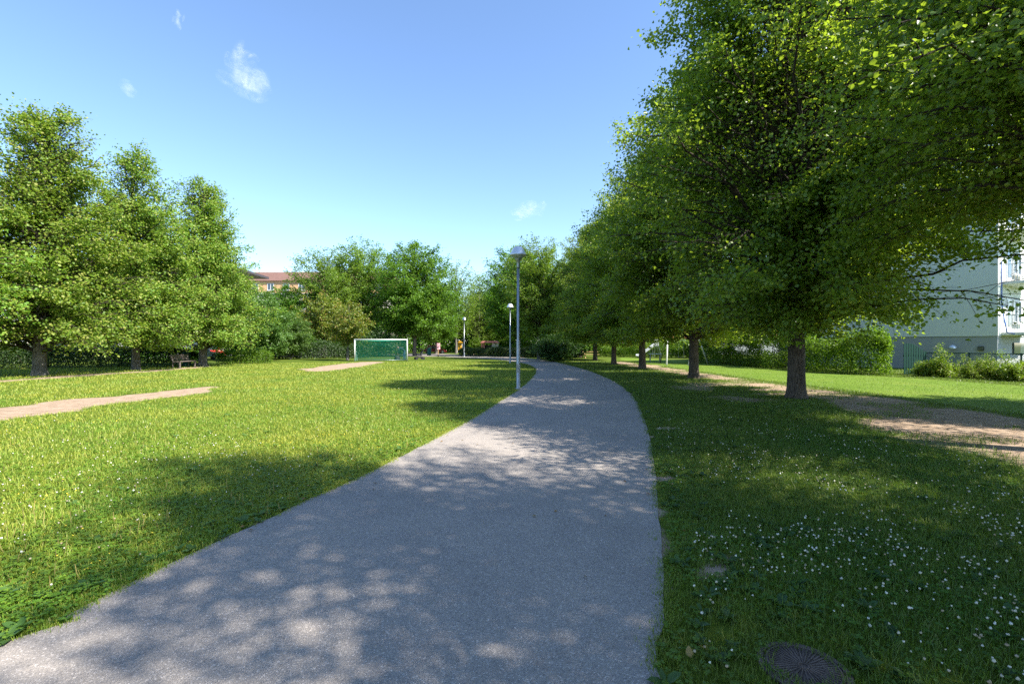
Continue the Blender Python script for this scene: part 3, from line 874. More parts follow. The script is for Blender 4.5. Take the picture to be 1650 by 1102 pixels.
# ------------------------------------------------------------------ football goal
def net_mat():
    m, nt, out = new_mat('green_net')
    L = nt.links
    uv = N(nt, 'ShaderNodeUVMap')
    br = N(nt, 'ShaderNodeTexBrick')
    br.offset = 0
    br.inputs['Scale'].default_value = 1.0
    br.inputs['Brick Width'].default_value = .06; br.inputs['Row Height'].default_value = .06
    br.inputs['Mortar Size'].default_value = .009; br.inputs['Mortar Smooth'].default_value = 0
    br.inputs['Color1'].default_value = (0, 0, 0, 1); br.inputs['Color2'].default_value = (0, 0, 0, 1); br.inputs['Mortar'].default_value = (1, 1, 1, 1)
    L.new(uv.outputs['UV'], br.inputs['Vector'])
    p = N(nt, 'ShaderNodeBsdfPrincipled'); p.inputs['Base Color'].default_value = (0.025, 0.33, 0.22, 1); p.inputs['Roughness'].default_value = .6
    tl = N(nt, 'ShaderNodeBsdfTranslucent'); tl.inputs['Color'].default_value = (0.04, 0.5, 0.33, 1)
    m1 = N(nt, 'ShaderNodeMixShader'); m1.inputs['Fac'].default_value = .35
    L.new(p.outputs['BSDF'], m1.inputs[1]); L.new(tl.outputs['BSDF'], m1.inputs[2])
    tr = N(nt, 'ShaderNodeBsdfTransparent')
    mx = N(nt, 'ShaderNodeMixShader')
    L.new(br.outputs['Color'], mx.inputs['Fac']); L.new(tr.outputs['BSDF'], mx.inputs[1]); L.new(m1.outputs['Shader'], mx.inputs[2])
    L.new(mx.outputs['Shader'], out.inputs['Surface'])
    return m
gl = Vector((-14.83, 45.6, 0)); gr = Vector((-10.1, 46.6, 0))
gd = (gr - gl); gw = gd.length
gang = math.atan2(gd.y, gd.x)
goal = empty('football_goal', tuple(gl), gang, 'white framed football goal with green net on the lawn', 'goal')
GH, GT, GBk = 2.06, .75, 2.0
for xx in (0, gw):
    q = MB(); q.tube([(xx, 0, 0), (xx, 0, GH - .055)], .055, 12); q.build('post', M_WHITE, goal, True)
q = MB(); q.tube([(-.055, 0, GH), (gw + .055, 0, GH)], .055, 12); q.build('crossbar', M_WHITE, goal, True)
q = MB()
for xx in (.02, gw - .02):
    q.tube([(xx, .05, GH), (xx, GT, GH - .02), (xx, GBk, .05), (xx, .05, .04)], .022, 8)
q.tube([(.02, GBk, .05), (gw - .02, GBk, .05)], .022, 8)
q.build('net_frame', M_STEEL, goal, True)
def net():
    me = bpy.data.meshes.new('net')
    vs, fs, uvs = [], [], []
    def sheet(fn, nu, nv, lu, lv):
        b = len(vs)
        for i in range(nu + 1):
            for j in range(nv + 1):
                vs.append(fn(i / nu, j / nv)); uvs.append((i / nu * lu, j / nv * lv))
        for i in range(nu):
            for j in range(nv):
                fs.append((b + i * (nv + 1) + j, b + (i + 1) * (nv + 1) + j, b + (i + 1) * (nv + 1) + j + 1, b + i * (nv + 1) + j + 1))
    sag = lambda u, v: .10 * math.sin(math.pi * u) * math.sin(math.pi * v)
    sheet(lambda u, v: (u * gw, .05 + (GT - .05) * v, GH - .03 - sag(u, v)), 16, 4, gw, .75)
    sheet(lambda u, v: (u * gw, GT + (GBk - GT) * v - sag(u, v) * 1.4, GH - .03 - (GH - .06) * v), 16, 10, gw, 2.4)
    for xx in (.015, gw - .015):
        def side(u, v, xx=xx):
            z = GH - .03 - (GH - .06) * v
            yb = GT + (GBk - GT) * v
            return (xx + .05 * math.sin(3 * u + 5 * v), .03 + (yb - .03) * u, z)
        sheet(side, 6, 10, 1.6, 2.0)
    me.from_pydata(vs, [], fs)
    ul = me.uv_layers.new(name='UVMap')
    for p in me.polygons:
        for li in p.loop_indices:
            ul.data[li].uv = uvs[me.loops[li].vertex_index]
    me.update()
    return me
link('net', net(), net_mat(), goal, True)

# ------------------------------------------------------------------ person bending over behind the net, bag, pushchair
def skin_body(name, joints, edges, mats, rule, parent, sub=1):
    me = bpy.data.meshes.new(name + '_rig')
    names = list(joints)
    me.from_pydata([joints[k][0] for k in names], [(names.index(a), names.index(b)) for a, b in edges], [])
    o = bpy.data.objects.new(name + '_rig', me); COL.objects.link(o)
    o.modifiers.new('skin', 'SKIN'); sb = o.modifiers.new('sub', 'SUBSURF'); sb.levels = sub; sb.render_levels = sub
    if not me.skin_vertices: me.skin_vertices.new()
    for i, k in enumerate(names):
        r = joints[k][1]
        me.skin_vertices[0].data[i].radius = (r, r) if not hasattr(r, '__len__') else r
    me.skin_vertices[0].data[0].use_root = True
    dg = bpy.context.evaluated_depsgraph_get(); dg.update()
    nm = bpy.data.meshes.new_from_object(o.evaluated_get(dg))
    bpy.data.objects.remove(o); bpy.data.meshes.remove(me)
    nm.name = name
    nm.materials.clear()
    for m_ in mats: nm.materials.append(m_)
    for p in nm.polygons:
        p.material_index = rule(p.center); p.use_smooth = True
    ob = bpy.data.objects.new(name, nm); COL.objects.link(ob); ob.parent = parent
    return ob
M_JACKET = plain('navy_jacket_cloth', (0.02, 0.03, 0.055), .85)
M_JEANS = plain('blue_denim', (0.035, 0.07, 0.16), .85)
M_SKIN = plain('skin', (0.48, 0.29, 0.21), .55)
M_HAIR = plain('brown_hair', (0.05, 0.03, 0.02), .7)
# faces -x (towards the left of the photo), trunk bent forward over the bag
J = {'pelvis': ((0, 0, .96), (.15, .12)), 'waist': ((-.12, 0, 1.10), (.14, .11)), 'chest': ((-.34, 0, 1.22), (.16, .13)), 'neckb': ((-.52, 0, 1.29), .08),
     'neck': ((-.60, 0, 1.30), .055), 'head': ((-.70, 0, 1.285), .085), 'crown': ((-.80, 0, 1.28), .075), 'nose': ((-.74, 0, 1.19), .02)}
E = [('pelvis', 'waist'), ('waist', 'chest'), ('chest', 'neckb'), ('neckb', 'neck'), ('neck', 'head'), ('head', 'crown'), ('head', 'nose')]
for sg, nmx in ((-1, 'l'), (1, 'r')):
    J.update({'hip' + nmx: ((.02, .10 * sg, .90), .095), 'knee' + nmx: ((-.02 + .05 * sg, .12 * sg, .50), .06), 'ank' + nmx: ((.05 + .06 * sg, .12 * sg, .09), .042), 'toe' + nmx: ((-.14 + .06 * sg, .13 * sg, .04), .038),
              'sh' + nmx: ((-.46, .19 * sg, 1.24), .065), 'elb' + nmx: ((-.52, .24 * sg, .95), .045), 'wri' + nmx: ((-.62, .17 * sg, .72), .028), 'palm' + nmx: ((-.65, .15 * sg, .65), (.035, .018))})
    E += [('pelvis', 'hip' + nmx), ('hip' + nmx, 'knee' + nmx), ('knee' + nmx, 'ank' + nmx), ('ank' + nmx, 'toe' + nmx), ('chest', 'sh' + nmx), ('sh' + nmx, 'elb' + nmx), ('elb' + nmx, 'wri' + nmx), ('wri' + nmx, 'palm' + nmx)]
    for fi, (dy, ln) in enumerate(((-.03, .075), (-.01, .09), (.01, .088), (.03, .07))):
        a_, b_ = 'f%d%s' % (fi, nmx), 'g%d%s' % (fi, nmx)
        J[a_] = ((-.665, .15 * sg + dy, .61), .010); J[b_] = ((-.65, .15 * sg + dy * 1.1, .61 - ln * .7), .008)
        E += [('palm' + nmx, a_), (a_, b_)]
    J['th' + nmx] = ((-.69, .15 * sg - .03 * sg, .65), .010); J['ti' + nmx] = ((-.70, .15 * sg - .035 * sg, .61), .009)
    E += [('palm' + nmx, 'th' + nmx), ('th' + nmx, 'ti' + nmx)]
def prule(c):
    if c.z < .085: return 3
    if c.z < .97 and c.x > -.3: return 1
    if c.x < -.57 and c.z > 1.1: return 2
    if c.z < .72: return 2
    return 0
px_, py_ = -11.0, 49.4
person = empty('person', (px_, py_, 0), .15, 'person in navy jacket and blue jeans bending over a bag behind the goal net', 'person')
skin_body('body', J, E, [M_JACKET, M_JEANS, M_SKIN, M_DARK], prule, person)
hb = MB(); hb.lathe([(.09, -.02), (.105, .03), (.09, .085), (.05, .115), (.001, .12)], 14, cap=False)
ho = hb.build('hair', M_HAIR, person, True); ho.location = (-.70, 0, 1.31); ho.rotation_euler = (0, R_(-25), 0)
M_BAG = plain('dark_grey_cloth', (0.035, 0.037, 0.042), .85, 0, .3, 8, .4)
bagr = empty('bag', (-11.75, 49.5, 0), .3, 'dark grey bag on the grass in front of the bending person', 'bag')
b_ = MB(); b_.lathe([(.16, 0), (.27, .03), (.30, .15), (.27, .30), (.17, .42), (.06, .46)], 14); b_.build('sack', M_BAG, bagr, True)
b_ = MB(); b_.tube([(-.12, 0, .44), (-.08, 0, .56), (.08, 0, .56), (.12, 0, .44)], .02, 6); b_.build('handle', M_BAG, bagr)
# pushchair
st = empty('pushchair', (-9.75, 51.0, 0), .5, 'black pushchair with grey seat just right of the goal', 'pushchair')
q = MB()
for sg in (-.24, .24):
    q.tube([(-.38, sg, .14), (0, sg, .55), (.42, sg, 1.05)], .016, 6); q.tube([(.36, sg, .14), (0.02, sg, .55), (-.2, sg, .62)], .016, 6)
q.tube([(.42, -.24, 1.05), (.46, 0, 1.07), (.42, .24, 1.05)], .02, 6)
q.build('frame', M_DARK, st)
q = MB(); q.prism([(-.34, .50), (.16, .42), (.34, .92), (.28, .94), (.10, .52), (-.32, .58)], -.22, .22); q.build('seat', M_BAG, st)
q = MB(); q.prism([(.34, .90), (.30, 1.10), (.12, 1.20), (-.1, 1.12), (-.06, 1.09), (.12, 1.15), (.26, 1.06)], -.24, .24); q.build('hood', M_DARK, st)
q = MB(); q.box((0.02, 0, .24), (.5, .36, .14), 0, .03); q.build('basket', M_DARK, st)
for wx_, wy_ in ((-.38, -.26), (-.38, .26), (.36, -.28), (.36, .28)):
    q = MB(); q.tube([(wx_, wy_ - .025, .14), (wx_, wy_ + .025, .14)], .14, 16); q.build('wheel', M_TYRE, st)

# ------------------------------------------------------------------ benches, bins, signs
bn = empty('park_bench', (-22.75, 33.4, 0), R_(-86), 'dark weathered wooden bench facing the lawn below the left lindens', 'bench')
# local x runs along the bench, local +y is its front
for i in range(4):
    q = MB(); q.box((0, -.02 + i * .125, .445), (2.0, .105, .04), 0, .008); q.build('seat_slat', M_WOOD, bn)
for i in range(3):
    q = MB(); q.box((0, -.16 - i * .035, .60 + i * .125), (2.0, .035, .105), 0, .008); q.build('back_slat', M_WOOD, bn)
for sx in (-.88, .88):
    q = MB(); q.box((sx, .33, .225), (.075, .09, .45), 0, .008); q.build('leg', M_WOOD, bn)
    q = MB(); q.tube([(sx, -.13, 0), (sx, -.10, .42), (sx, -.215, .93)], .04, 6); q.build('leg', M_WOOD, bn)
    q = MB(); q.box((sx, .10, .40), (.06, .46, .055)); q.build('seat_bearer', M_WOOD, bn)
def bin_(name, x, y, h, r, mat, label):
    t = empty(name, (x, y, 0), 0, label, 'litter bin')
    q = MB(); q.lathe([(r * .92, .02), (r * .95, .06), (r, h * .8), (r * 1.0, h * .82)], 20); q.build('barrel', mat, t, True)
    q = MB(); q.lathe([(r * 1.06, h * .84), (r * 1.06, h * .90), (r * .8, h * .97), (r * .3, h), (.001, h)], 20); q.build('lid', mat, t, True)
    q = MB(); q.lathe([(r * .8, 0), (r * .8, .022)], 16); q.build('base', M_CONC, t)
    q = MB(); q.lathe([(r * .7, h * .815), (r * .7, h * .85)], 14); q.build('collar', M_DARK, t)
bin_('litter_bin', -12.1, 70.5, 1.08, .31, M_TEAL, 'teal green round litter bin standing beside the far path')
bin_('litter_bin', -23.75, 35.3, 1.05, .27, M_GREENP, 'dark litter bin behind the right end of the wooden bench')

sg_ = empty('signpost', (-9.7, 63.5, 0), .2, 'short post with a pink and white board at the far edge of the lawn', 'sign')
q = MB(); q.tube([(0, 0, 0), (0, 0, 1.0)], .05, 8); q.build('post', M_PINE, sg_)
q = MB(); q.box((0, 0, .12), (.16, .16, .24), 0, .02); q.build('foot', M_DARK, sg_)
M_PINK = plain('pink_white_paint', (0.68, 0.36, 0.38), .5, 0, .45, 5)
q = MB(); q.box((0.05, -.03, 1.35), (.42, .04, .82), 0, .01); q.build('board', M_PINK, sg_)

# picnic table
pt = empty('picnic_table', (9.05, 56.5, 0), .12, 'pale wooden picnic table with fixed benches beside the bushes', 'picnic table')
q = MB()
for i in range(5): q.box((0, -.32 + i * .16, .745), (1.9, .145, .04))
q.build('tabletop', M_PINE, pt)
for sg in (-1, 1):
    q = MB()
    for i in range(2): q.box((0, sg * (.62 + i * .15), .45), (1.9, .135, .04))
    q.build('seat', M_PINE, pt)
    for sx in (-.68, .68):
        q = MB(); q.tube([(sx, sg * .78, 0), (sx, sg * .22, .72)], .055, 6); q.build('leg', M_PINE, pt)
for sx in (-.68, .68):
    q = MB(); q.box((sx, 0, .40), (.05, 1.6, .09)); q.build('bearer', M_PINE, pt)

# ------------------------------------------------------------------ slide and swing
M_SLIDE = plain('slide_metal', (0.70, 0.71, 0.73), .3, .55, .05, 4)
sl = empty('slide', (16.4, 57.0, 0), R_(6), 'white metal slide with high side panels and a ladder', 'slide')
prof_ = [(-1.75, .28), (-1.35, .30), (.35, 1.50), (.75, 1.52)]
q = MB()
for sy in (-.28, .28):
    for i in range(3):
        (x0, z0_), (x1, z1_) = prof_[i], prof_[i + 1]
        q.poly([(x0, sy, z0_ - .04), (x1, sy, z1_ - .04), (x1, sy, z1_ + .20), (x0, sy, z0_ + .20)])
        s2 = sy - .03 if sy < 0 else sy + .03
        q.poly([(x0, s2, z0_ - .04), (x1, s2, z1_ - .04), (x1, s2, z1_ + .20), (x0, s2, z0_ + .20)])
        q.poly([(x0, sy, z0_ + .20), (x1, sy, z1_ + .20), (x1, s2, z1_ + .20), (x0, s2, z0_ + .20)])
for i in range(3):
    (x0, z0_), (x1, z1_) = prof_[i], prof_[i + 1]
    q.poly([(x0, -.278, z0_), (x1, -.278, z1_), (x1, .278, z1_), (x0, .278, z0_)])
q.build('chute', M_SLIDE, sl)
for sy in (-.325, .325):
    q = MB(); q.prism([(.2, 1.45), (.80, 1.45), (.80, 2.22), (.62, 2.26), (.48, 2.1)], sy - .015, sy + .015); q.build('side_panel', M_SLIDE, sl)
for sy in (-.3, .3):
    q = MB(); q.tube([(.78, sy, 1.5), (1.15, sy, 0)], .022, 8); q.build('ladder_rail', M_STEEL, sl)
    q = MB(); q.tube([(.35, sy, 1.45), (.28, sy, 0)], .022, 8); q.build('leg', M_STEEL, sl)
for k in range(5):
    f = (k + .6) / 5.4
    q = MB(); q.tube([(.78 + .37 * (1 - f), -.3, 1.5 * f), (.78 + .37 * (1 - f), .3, 1.5 * f)], .018, 6); q.build('rung', M_STEEL, sl)
for sy in (-.3, .3):
    q = MB(); q.tube([(-1.5, sy, .28), (-1.5, sy, 0)], .022, 8); q.build('leg', M_STEEL, sl)

sw = empty('swing_set', (13.6, 38.6, 0), 0, 'white framed swing set on the play lawn right of the lindens', 'swing')
def rel(p): return (p[0] - 13.6, p[1] - 38.6, p[2])
ap1, ap2 = (12.75, 39.6, 2.75), (14.55, 38.4, 2.75)
for a_, b_, r_, m_ in (((12.05, 37.7, 0), ap1, .065, M_WHITE), ((12.75, 41.6, 0), ap1, .04, M_STEEL), ((13.25, 36.4, 0), ap2, .045, M_STEEL), ((15.75, 38.9, 0), ap2, .065, M_WHITE)):
    q = MB(); q.tube([rel(a_), rel(b_)], r_, 10); q.build('leg', m_, sw, True)
q = MB(); q.tube([rel((12.6, 39.7, 2.76)), rel((14.7, 38.3, 2.76))], .05, 10); q.build('top_bar', M_STEEL, sw, True)
cx_, cy_ = 13.65, 39.0
q = MB(); q.box((cx_ - 13.6, cy_ - 38.6, .55), (.46, .2, .035), -.59); q.build('swing_seat', M_DARK, sw)
for k in (-.2, .2):
    q = MB(); q.tube([rel((cx_ + k * .83, cy_ - k * .55, .56)), rel((cx_ + k * .8, cy_ - k * .5, 2.72))], .008, 5); q.build('chain', M_STEEL, sw)
lb_ = empty('low_bench', (13.3, 45.0, 0), 0, 'narrow white plank bench behind the swing legs', 'bench')
q = MB(); q.box((0, 0, .72), (1.25, .26, .06), 0, .01); q.build('plank', M_WHITE, lb_)
for sx in (-.45, .45):
    q = MB(); q.box((sx, 0, .345), (.07, .2, .69)); q.build('leg', M_CONC, lb_)

# ------------------------------------------------------------------ cars and playground far off
def car(x, y, rz, L_, Wd, H_, paint, label, van=False):
    r = empty('parked_car', (x, y, 0), rz, label, 'car')
    h = L_ / 2
    low = [(-h, .32), (-h + .05, .72), (-h * .86, .84), (h * .45, .88), (h * .92, .74), (h, .55), (h - .03, .28)]
    q = MB(); q.prism(low, -Wd / 2, Wd / 2); q.build('body', paint, r)
    if van:
        cab = [(-h + .04, .85), (-h + .10, H_ - .05), (-h + .25, H_), (h * .35, H_), (h * .72, .86)]
    else:
        cab = [(-h * .82, .85), (-h * .58, H_ - .06), (-h * .4, H_), (h * .08, H_), (h * .22, H_ - .05), (h * .52, .86)]
    q = MB(); q.prism(cab, -Wd / 2 + .10, Wd / 2 - .10); q.build('cabin', paint, r)
    for sy in (-1, 1):
        q = MB()
        yy = sy * (Wd / 2 - .093)
        x0, x1, x2, x3 = cab[0][0] + .22, cab[1][0] + .16, cab[3][0] - .02, cab[-1][0] - .22
        q.prism([(x0, .93), (x1, H_ - .14), (x2, H_ - .14), (x3, .93)], yy - .006, yy + .006)
        q.build('window', M_GLASS, r)
    a, b = cab[-2], cab[-1]
    q = MB(); w2 = Wd / 2 - .2
    q.poly([(a[0] + .02, -w2, a[1] - .06), (a[0] + .02, w2, a[1] - .06), (b[0] - .03, w2, b[1] + .07), (b[0] - .03, -w2, b[1] + .07)]); o = q.build('windscreen', M_GLASS, r)
    o.location = (.02, 0, .02)
    for wx_ in (-h * .62, h * .64):
        for sy in (-1, 1):
            q = MB(); q.tube([(wx_, sy * (Wd / 2 - .18), .31), (wx_, sy * (Wd / 2 + .01), .31)], .31, 18); wh = q.build('wheel', M_TYRE, r)
            q = MB(); q.tube([(wx_, sy * (Wd / 2 + .0), .31), (wx_, sy * (Wd / 2 + .018), .31)], .19, 14); q.build('rim', M_STEEL, wh)
    for sy in (-1, 1):
        q = MB(); q.box((h - .02, sy * (Wd / 2 - .25), .63), (.06, .32, .14), 0, .02); q.build('headlight', M_WHITE, r)
    return r
M_CARRED = plain('dark_red_car_paint', (0.16, 0.012, 0.016), .25, .1, .05, 2, 0, .6)
M_RED = plain('bright_red_car_paint', (0.45, 0.035, 0.03), .3, 0, .05, 2, 0, .6)
M_CARW = plain('white_car_paint', (0.72, 0.73, 0.74), .25, 0, .03, 2, 0, .6)
car(-13.4, 84, .25, 3.9, 1.7, 1.5, M_CARRED, 'dark red parked car half hidden under trees beyond the far path')
car(-33.0, 50.5, 1.35, 4.3, 1.75, 1.42, M_CARW, 'white parked car behind the hedge near the wooden bench')
car(-37.4, 58.5, .9, 4.6, 1.9, 2.2, M_RED, 'bright red van seen beside the trunk right of the bench', True)

ph = empty('playhouse', (-4.0, 88, 0), -.15, 'small pink and white playhouse beyond the low hedge', 'playhouse')
M_PW = plain('playhouse_white', (0.66, 0.64, 0.64), .6); M_PR = plain('playhouse_pink', (0.62, 0.22, 0.22), .6, 0, .3, 4)
for sx in (-1.5, -1.1, .5, 1.4):
    q = MB(); q.box((sx, 0, .95), (.24, .2, 1.9), 0, .02); q.build('pillar', M_PR if sx < 0 else M_PW, ph)
q = MB(); q.box((0.95, .12, .9), (.66, .06, 1.5)); q.build('wall_panel', M_PW, ph)
q = MB(); q.box((-.3, .4, .8), (1.5, .06, 1.4)); q.build('back_panel', M_DARK, ph)
q = MB(); q.prism([(-1.8, 1.9), (1.7, 1.9), (1.2, 2.25), (-1.3, 2.25)], -.5, .6); q.build('roof', M_PR, ph)
yp = empty('play_tower', (-9.3, 86, 0), .1, 'yellow and white play panel among the far tree trunks', 'play tower')
M_YEL = plain('yellow_play_panel', (0.62, 0.33, 0.03), .5)
q = MB(); q.box((0, 0, 1.2), (.7, .08, 1.1), 0, .02); q.build('panel', M_YEL, yp)
for sx in (-.42, .42):
    q = MB(); q.tube([(sx, 0, 0), (sx, 0, 1.9)], .05, 8); q.build('post', M_PW, yp)
q = MB(); q.prism([(-.6, 1.9), (.6, 1.9), (0, 2.35)], -.45, .45); q.build('roof', M_YEL, yp)
lw = empty('low_wall', (-7.2, 90, 0), 0, 'low grey concrete wall left of the playhouse', 'wall')
q = MB(); q.box((0, 0, .45), (3.2, .25, .9), 0, .02); q.build('wall_body', M_CONC, lw)
q = MB(); q.box((0, 0, .93), (3.3, .32, .06)); q.build('coping', M_CONC, lw)
bf = empty('board_fence', (-22.5, 61.5, 0), math.atan2(6.5, 12), 'black board fence in the shade behind the rowans', 'fence')
M_BLK = plain('black_fence_boards', (0.02, 0.02, 0.021), .8, 0, .3, 6)
q = MB()
for k in range(64): q.box((-6.4 + k * .2, 0, .85), (.185, .03, 1.6))
q.build('boards', M_BLK, bf)
for k in range(7):
    q = MB(); q.box((-6.4 + k * 2.1, .09, .85), (.1, .1, 1.7)); q.build('post', M_BLK, bf)

# ------------------------------------------------------------------ buildings
def wall_mat(name, col, var=.05):
    return plain(name, col, .85, 0, var, .6, .05, .2)
M_ORANGE = wall_mat('orange_render', (0.62, 0.36, 0.19)); M_CREAM = wall_mat('cream_render', (0.62, 0.55, 0.45)); M_ROOF = plain('brown_roof_metal', (0.17, 0.095, 0.075), .6, 0, .12, 3)
M_PALE = wall_mat('pale_green_grey_render', (0.66, 0.67, 0.62), .03); M_PLINTH = wall_mat('grey_plinth_render', (0.34, 0.35, 0.35), .05)
M_DROOF = plain('dark_roof', (0.06, 0.05, 0.055), .6); M_FRAMEW = plain('white_window_frame', (0.72, 0.72, 0.70), .5)
def windows(parent, xs, zs, w, h, y):
    """windows on the local -y face: frame proud of the wall, pane set inside it"""
    for z in zs:
        for x in xs:
            f = MB()
            for sx in (-1, 0, 1): f.box((x + sx * (w / 2 - .04), y - .03, z), (.08, .09, h))
            for sz in (-1, 1): f.box((x, y - .032, z + sz * (h / 2 - .04)), (w, .08, .08))
            fr = f.build('window', M_FRAMEW, parent)
            p = MB(); p.box((x, y - .006, z), (w - .1, .03, h - .1)); p.build('pane', M_GLASS, fr)
            s_ = MB(); s_.box((x, y - .10, z - h / 2 - .05), (w + .16, .22, .05)); s_.build('sill', M_FRAMEW, fr)
ob = empty('apartment_building', (-44.5, 112, 0), .0, 'orange apartment building with brown mansard roof beyond the left trees', 'building')
BW, BD = 34.0, 12.0
q = MB(); q.box((0, BD / 2, 6.65), (BW, BD, 13.3)); q.build('lower_wall', M_CREAM, ob)
q = MB(); q.box((0, BD / 2, 14.85), (BW - .02, BD - .02, 2.9)); q.build('upper_wall', M_ORANGE, ob)
q = MB(); q.box((0, BD / 2 - .0, 13.35), (BW + .5, BD + .5, .22)); q.build('cornice', M_FRAMEW, ob)
q = MB()
q.v = [(-BW / 2 - .4, -.4, 16.3), (BW / 2 + .4, -.4, 16.3), (BW / 2 + .4, BD + .4, 16.3), (-BW / 2 - .4, BD + .4, 16.3), (-BW / 2 + 1.2, 1.4, 18.5), (BW / 2 - 1.2, 1.4, 18.5), (BW / 2 - 1.2, BD - 1.4, 18.5), (-BW / 2 + 1.2, BD - 1.4, 18.5)]
q.f = [(3, 2, 1, 0), (4, 5, 6, 7), (0, 1, 5, 4), (1, 2, 6, 5), (2, 3, 7, 6), (3, 0, 4, 7)]
rf = q.build('roof', M_ROOF, ob)
q = MB(); q.box((0, 1.42, 18.56), (BW - 2.4, .12, .12)); q.build('ridge_rail', M_FRAMEW, rf)
wx_ = [-15 + 3.6 * k for k in range(9)]
windows(ob, wx_, [14.9], 1.5, 1.6, .01)
windows(ob, wx_, [2.0, 5.0, 8.0, 11.0], 1.5, 1.6, 0)

pb = empty('apartment_building', (-65.2, 78, 0), .06, 'pale tall building with dark overhanging roof hidden by the left lindens', 'building')
q = MB(); q.box((0, 6, 7.0), (31, 12, 14.0)); q.build('wall', M_CREAM, pb)
q = MB(); q.box((1.3, 6, 14.3), (36.4, 15, .40)); q.build('roof', M_DROOF, pb)
windows(pb, [-13 + 3.3 * k for k in range(9)], [2.2, 5.2, 8.2, 11.2], 1.5, 1.5, 0)

gb = empty('garage', (-41, 54.5, 0), .25, 'low pale garage with ribbed white wall behind the left hedge', 'garage')
q = MB(); q.box((0, 3, 1.1), (6, 6, 2.2))
for k in range(20): q.box((-2.85 + k * .3, -.02, 1.1), (.16, .06, 2.1))
q.build('wall', M_FRAMEW, gb)
q = MB(); q.box((0, 3, 2.3), (6.5, 6.5, .18)); q.build('roof', M_DROOF, gb)
q = MB(); q.box((1.5, -.07, 1.0), (2.2, .06, 1.9)); dd = q.build('door', M_CONC, gb)
q = MB(); q.box((1.5, -.12, 1.0), (.25, .05, .04)); q.build('handle', M_DARK, dd)

oh = empty('house', (33, 76, 0), -.05, 'orange rendered house with grey base seen behind the right hedge', 'house')
M_OBR = wall_mat('orange_brick', (0.50, 0.20, 0.09), .15)
q = MB(); q.box((0, 4, 1.2), (19, 8, 2.4)); q.build('base_wall', M_PLINTH, oh)
q = MB(); q.box((0, 4, 4.2), (18.9, 7.9, 3.6)); q.build('wall', M_OBR, oh)
q = MB(); q.v = [(-9.9, -.6, 6), (9.9, -.6, 6), (9.9, 8.6, 6), (-9.9, 8.6, 6), (-9.9, 4, 8.4), (9.9, 4, 8.4)]
q.f = [(0, 1, 5, 4), (2, 3, 4, 5), (1, 2, 5), (3, 0, 4), (3, 2, 1, 0)]; q.build('roof', M_DROOF, oh)
windows(oh, [-7.5 + 3 * k for k in range(6)], [4.2], 1.4, 1.4, .05)

# the pale block on the right: local -y is the sunlit balcony front, local -x its shaded end wall
rb = empty('apartment_building', (28.55, 28.4, 0), math.atan2(.53, .85), 'pale grey green apartment block with balconies at the right edge', 'building')
q = MB(); q.box((9, 6.5, 8.1), (18, 13, 12.0)); q.build('wall', M_PALE, rb)
q = MB(); q.box((9, 6.5, 1.04), (17.9, 12.9, 2.08)); q.build('plinth', M_PLINTH, rb)
q = MB(); q.box((9, 6.5, 14.25), (18.8, 13.8, .3)); q.build('roof', M_DROOF, rb)
q = MB(); q.box((-.045, 2.0, 1.45), (.09, .20, .20), 0, .02); wlm = q.build('wall_lamp', M_STEEL, rb)
q = MB(); q.lathe([(.001, .16), (.10, .14), (.18, .06), (.20, 0)], 18, cap=False); o = q.build('shade', M_LAMPHAT, wlm, True); o.location = (-.2, 2.0, 1.42); o.rotation_euler = (0, R_(-25), 0)
q = MB(); q.box((.02, .75, 1.36), (.1, .26, .26)); vg = q.build('vent', M_DARK, rb)
q = MB()
for k in range(5): q.box((-.034, .75, 1.27 + k * .045), (.012, .24, .018))
q.build('louvre', M_STEEL, vg)
M_RAIL = plain('pale_balcony_bars', (0.62, 0.64, 0.66), .45)
M_FLOW = leaf_mat('balcony_plants', [(0.02, 0.08, 0.05), (0.03, 0.12, 0.07), (0.12, 0.1, 0.05)], (0.1, .2, .08), .25)
M_CLOTH = plain('teal_balcony_cloth', (0.06, 0.25, 0.25), .8, 0, .4, 3)
for fl in range(4):
    z = 2.28 + fl * 3.0
    bl = MB(); bl.box((2.7, -.55, z - .05), (4.2, 1.1, .16), 0, .01); bo = bl.build('balcony', M_PALE, rb)
    q = MB()
    for k in range(36): q.box((.68 + k * .115, -1.06, z + .53), (.03, .02, 1.0))
    for k in range(9): q.box((.68, -1.0 + k * .115, z + .53), (.02, .03, 1.0))
    q.box((2.7, -1.06, z + 1.05), (4.15, .05, .05)); q.box((.68, -.54, z + 1.05), (.05, 1.0, .05))
    q.build('railing', M_RAIL, bo)
    q = MB(); q.box((2.9, -.95, z + .5), (2.6, .05, .72)); q.build('windbreak', M_CLOTH if fl == 0 else M_GLASS, bo)
    q = MB(); q.box((1.9, -.015, z + 1.1), (.9, .07, 2.1)); dr = q.build('door', M_FRAMEW, rb)
    q = MB(); q.box((1.9, -.056, z + 1.2), (.66, .03, 1.6)); q.build('pane', M_GLASS, dr)
    windows(rb, [3.6, 7.5, 11.5, 15.5], [z + 1.35], 1.7, 1.4, 0)
M_YB = plain('yellow_steel_tube', (0.62, 0.42, 0.05), .4); M_BLUE = plain('blue_steel_tube', (0.06, 0.14, 0.42), .4)
q = MB(); q.tube([(1.75, -1.25, 0), (1.75, -1.25, 3.25), (1.65, -1.25, 3.55), (1.35, -1.25, 3.7), (1.0, -1.25, 3.72)], .035, 8); q.build('drainpipe', M_YB, rb, True)
q = MB(); q.tube([(.42, -.06, 6.5), (.42, -.06, 4.0), (.36, -.2, 2.9), (.4, -.3, 2.3), (.9, -.9, 2.1)], .03, 8); q.build('downpipe', M_BLUE, rb, True)
q = MB(); q.box((4.2, -.01, 1.35), (2.4, .06, .7)); q.build('cellar_window', M_GLASS, rb)
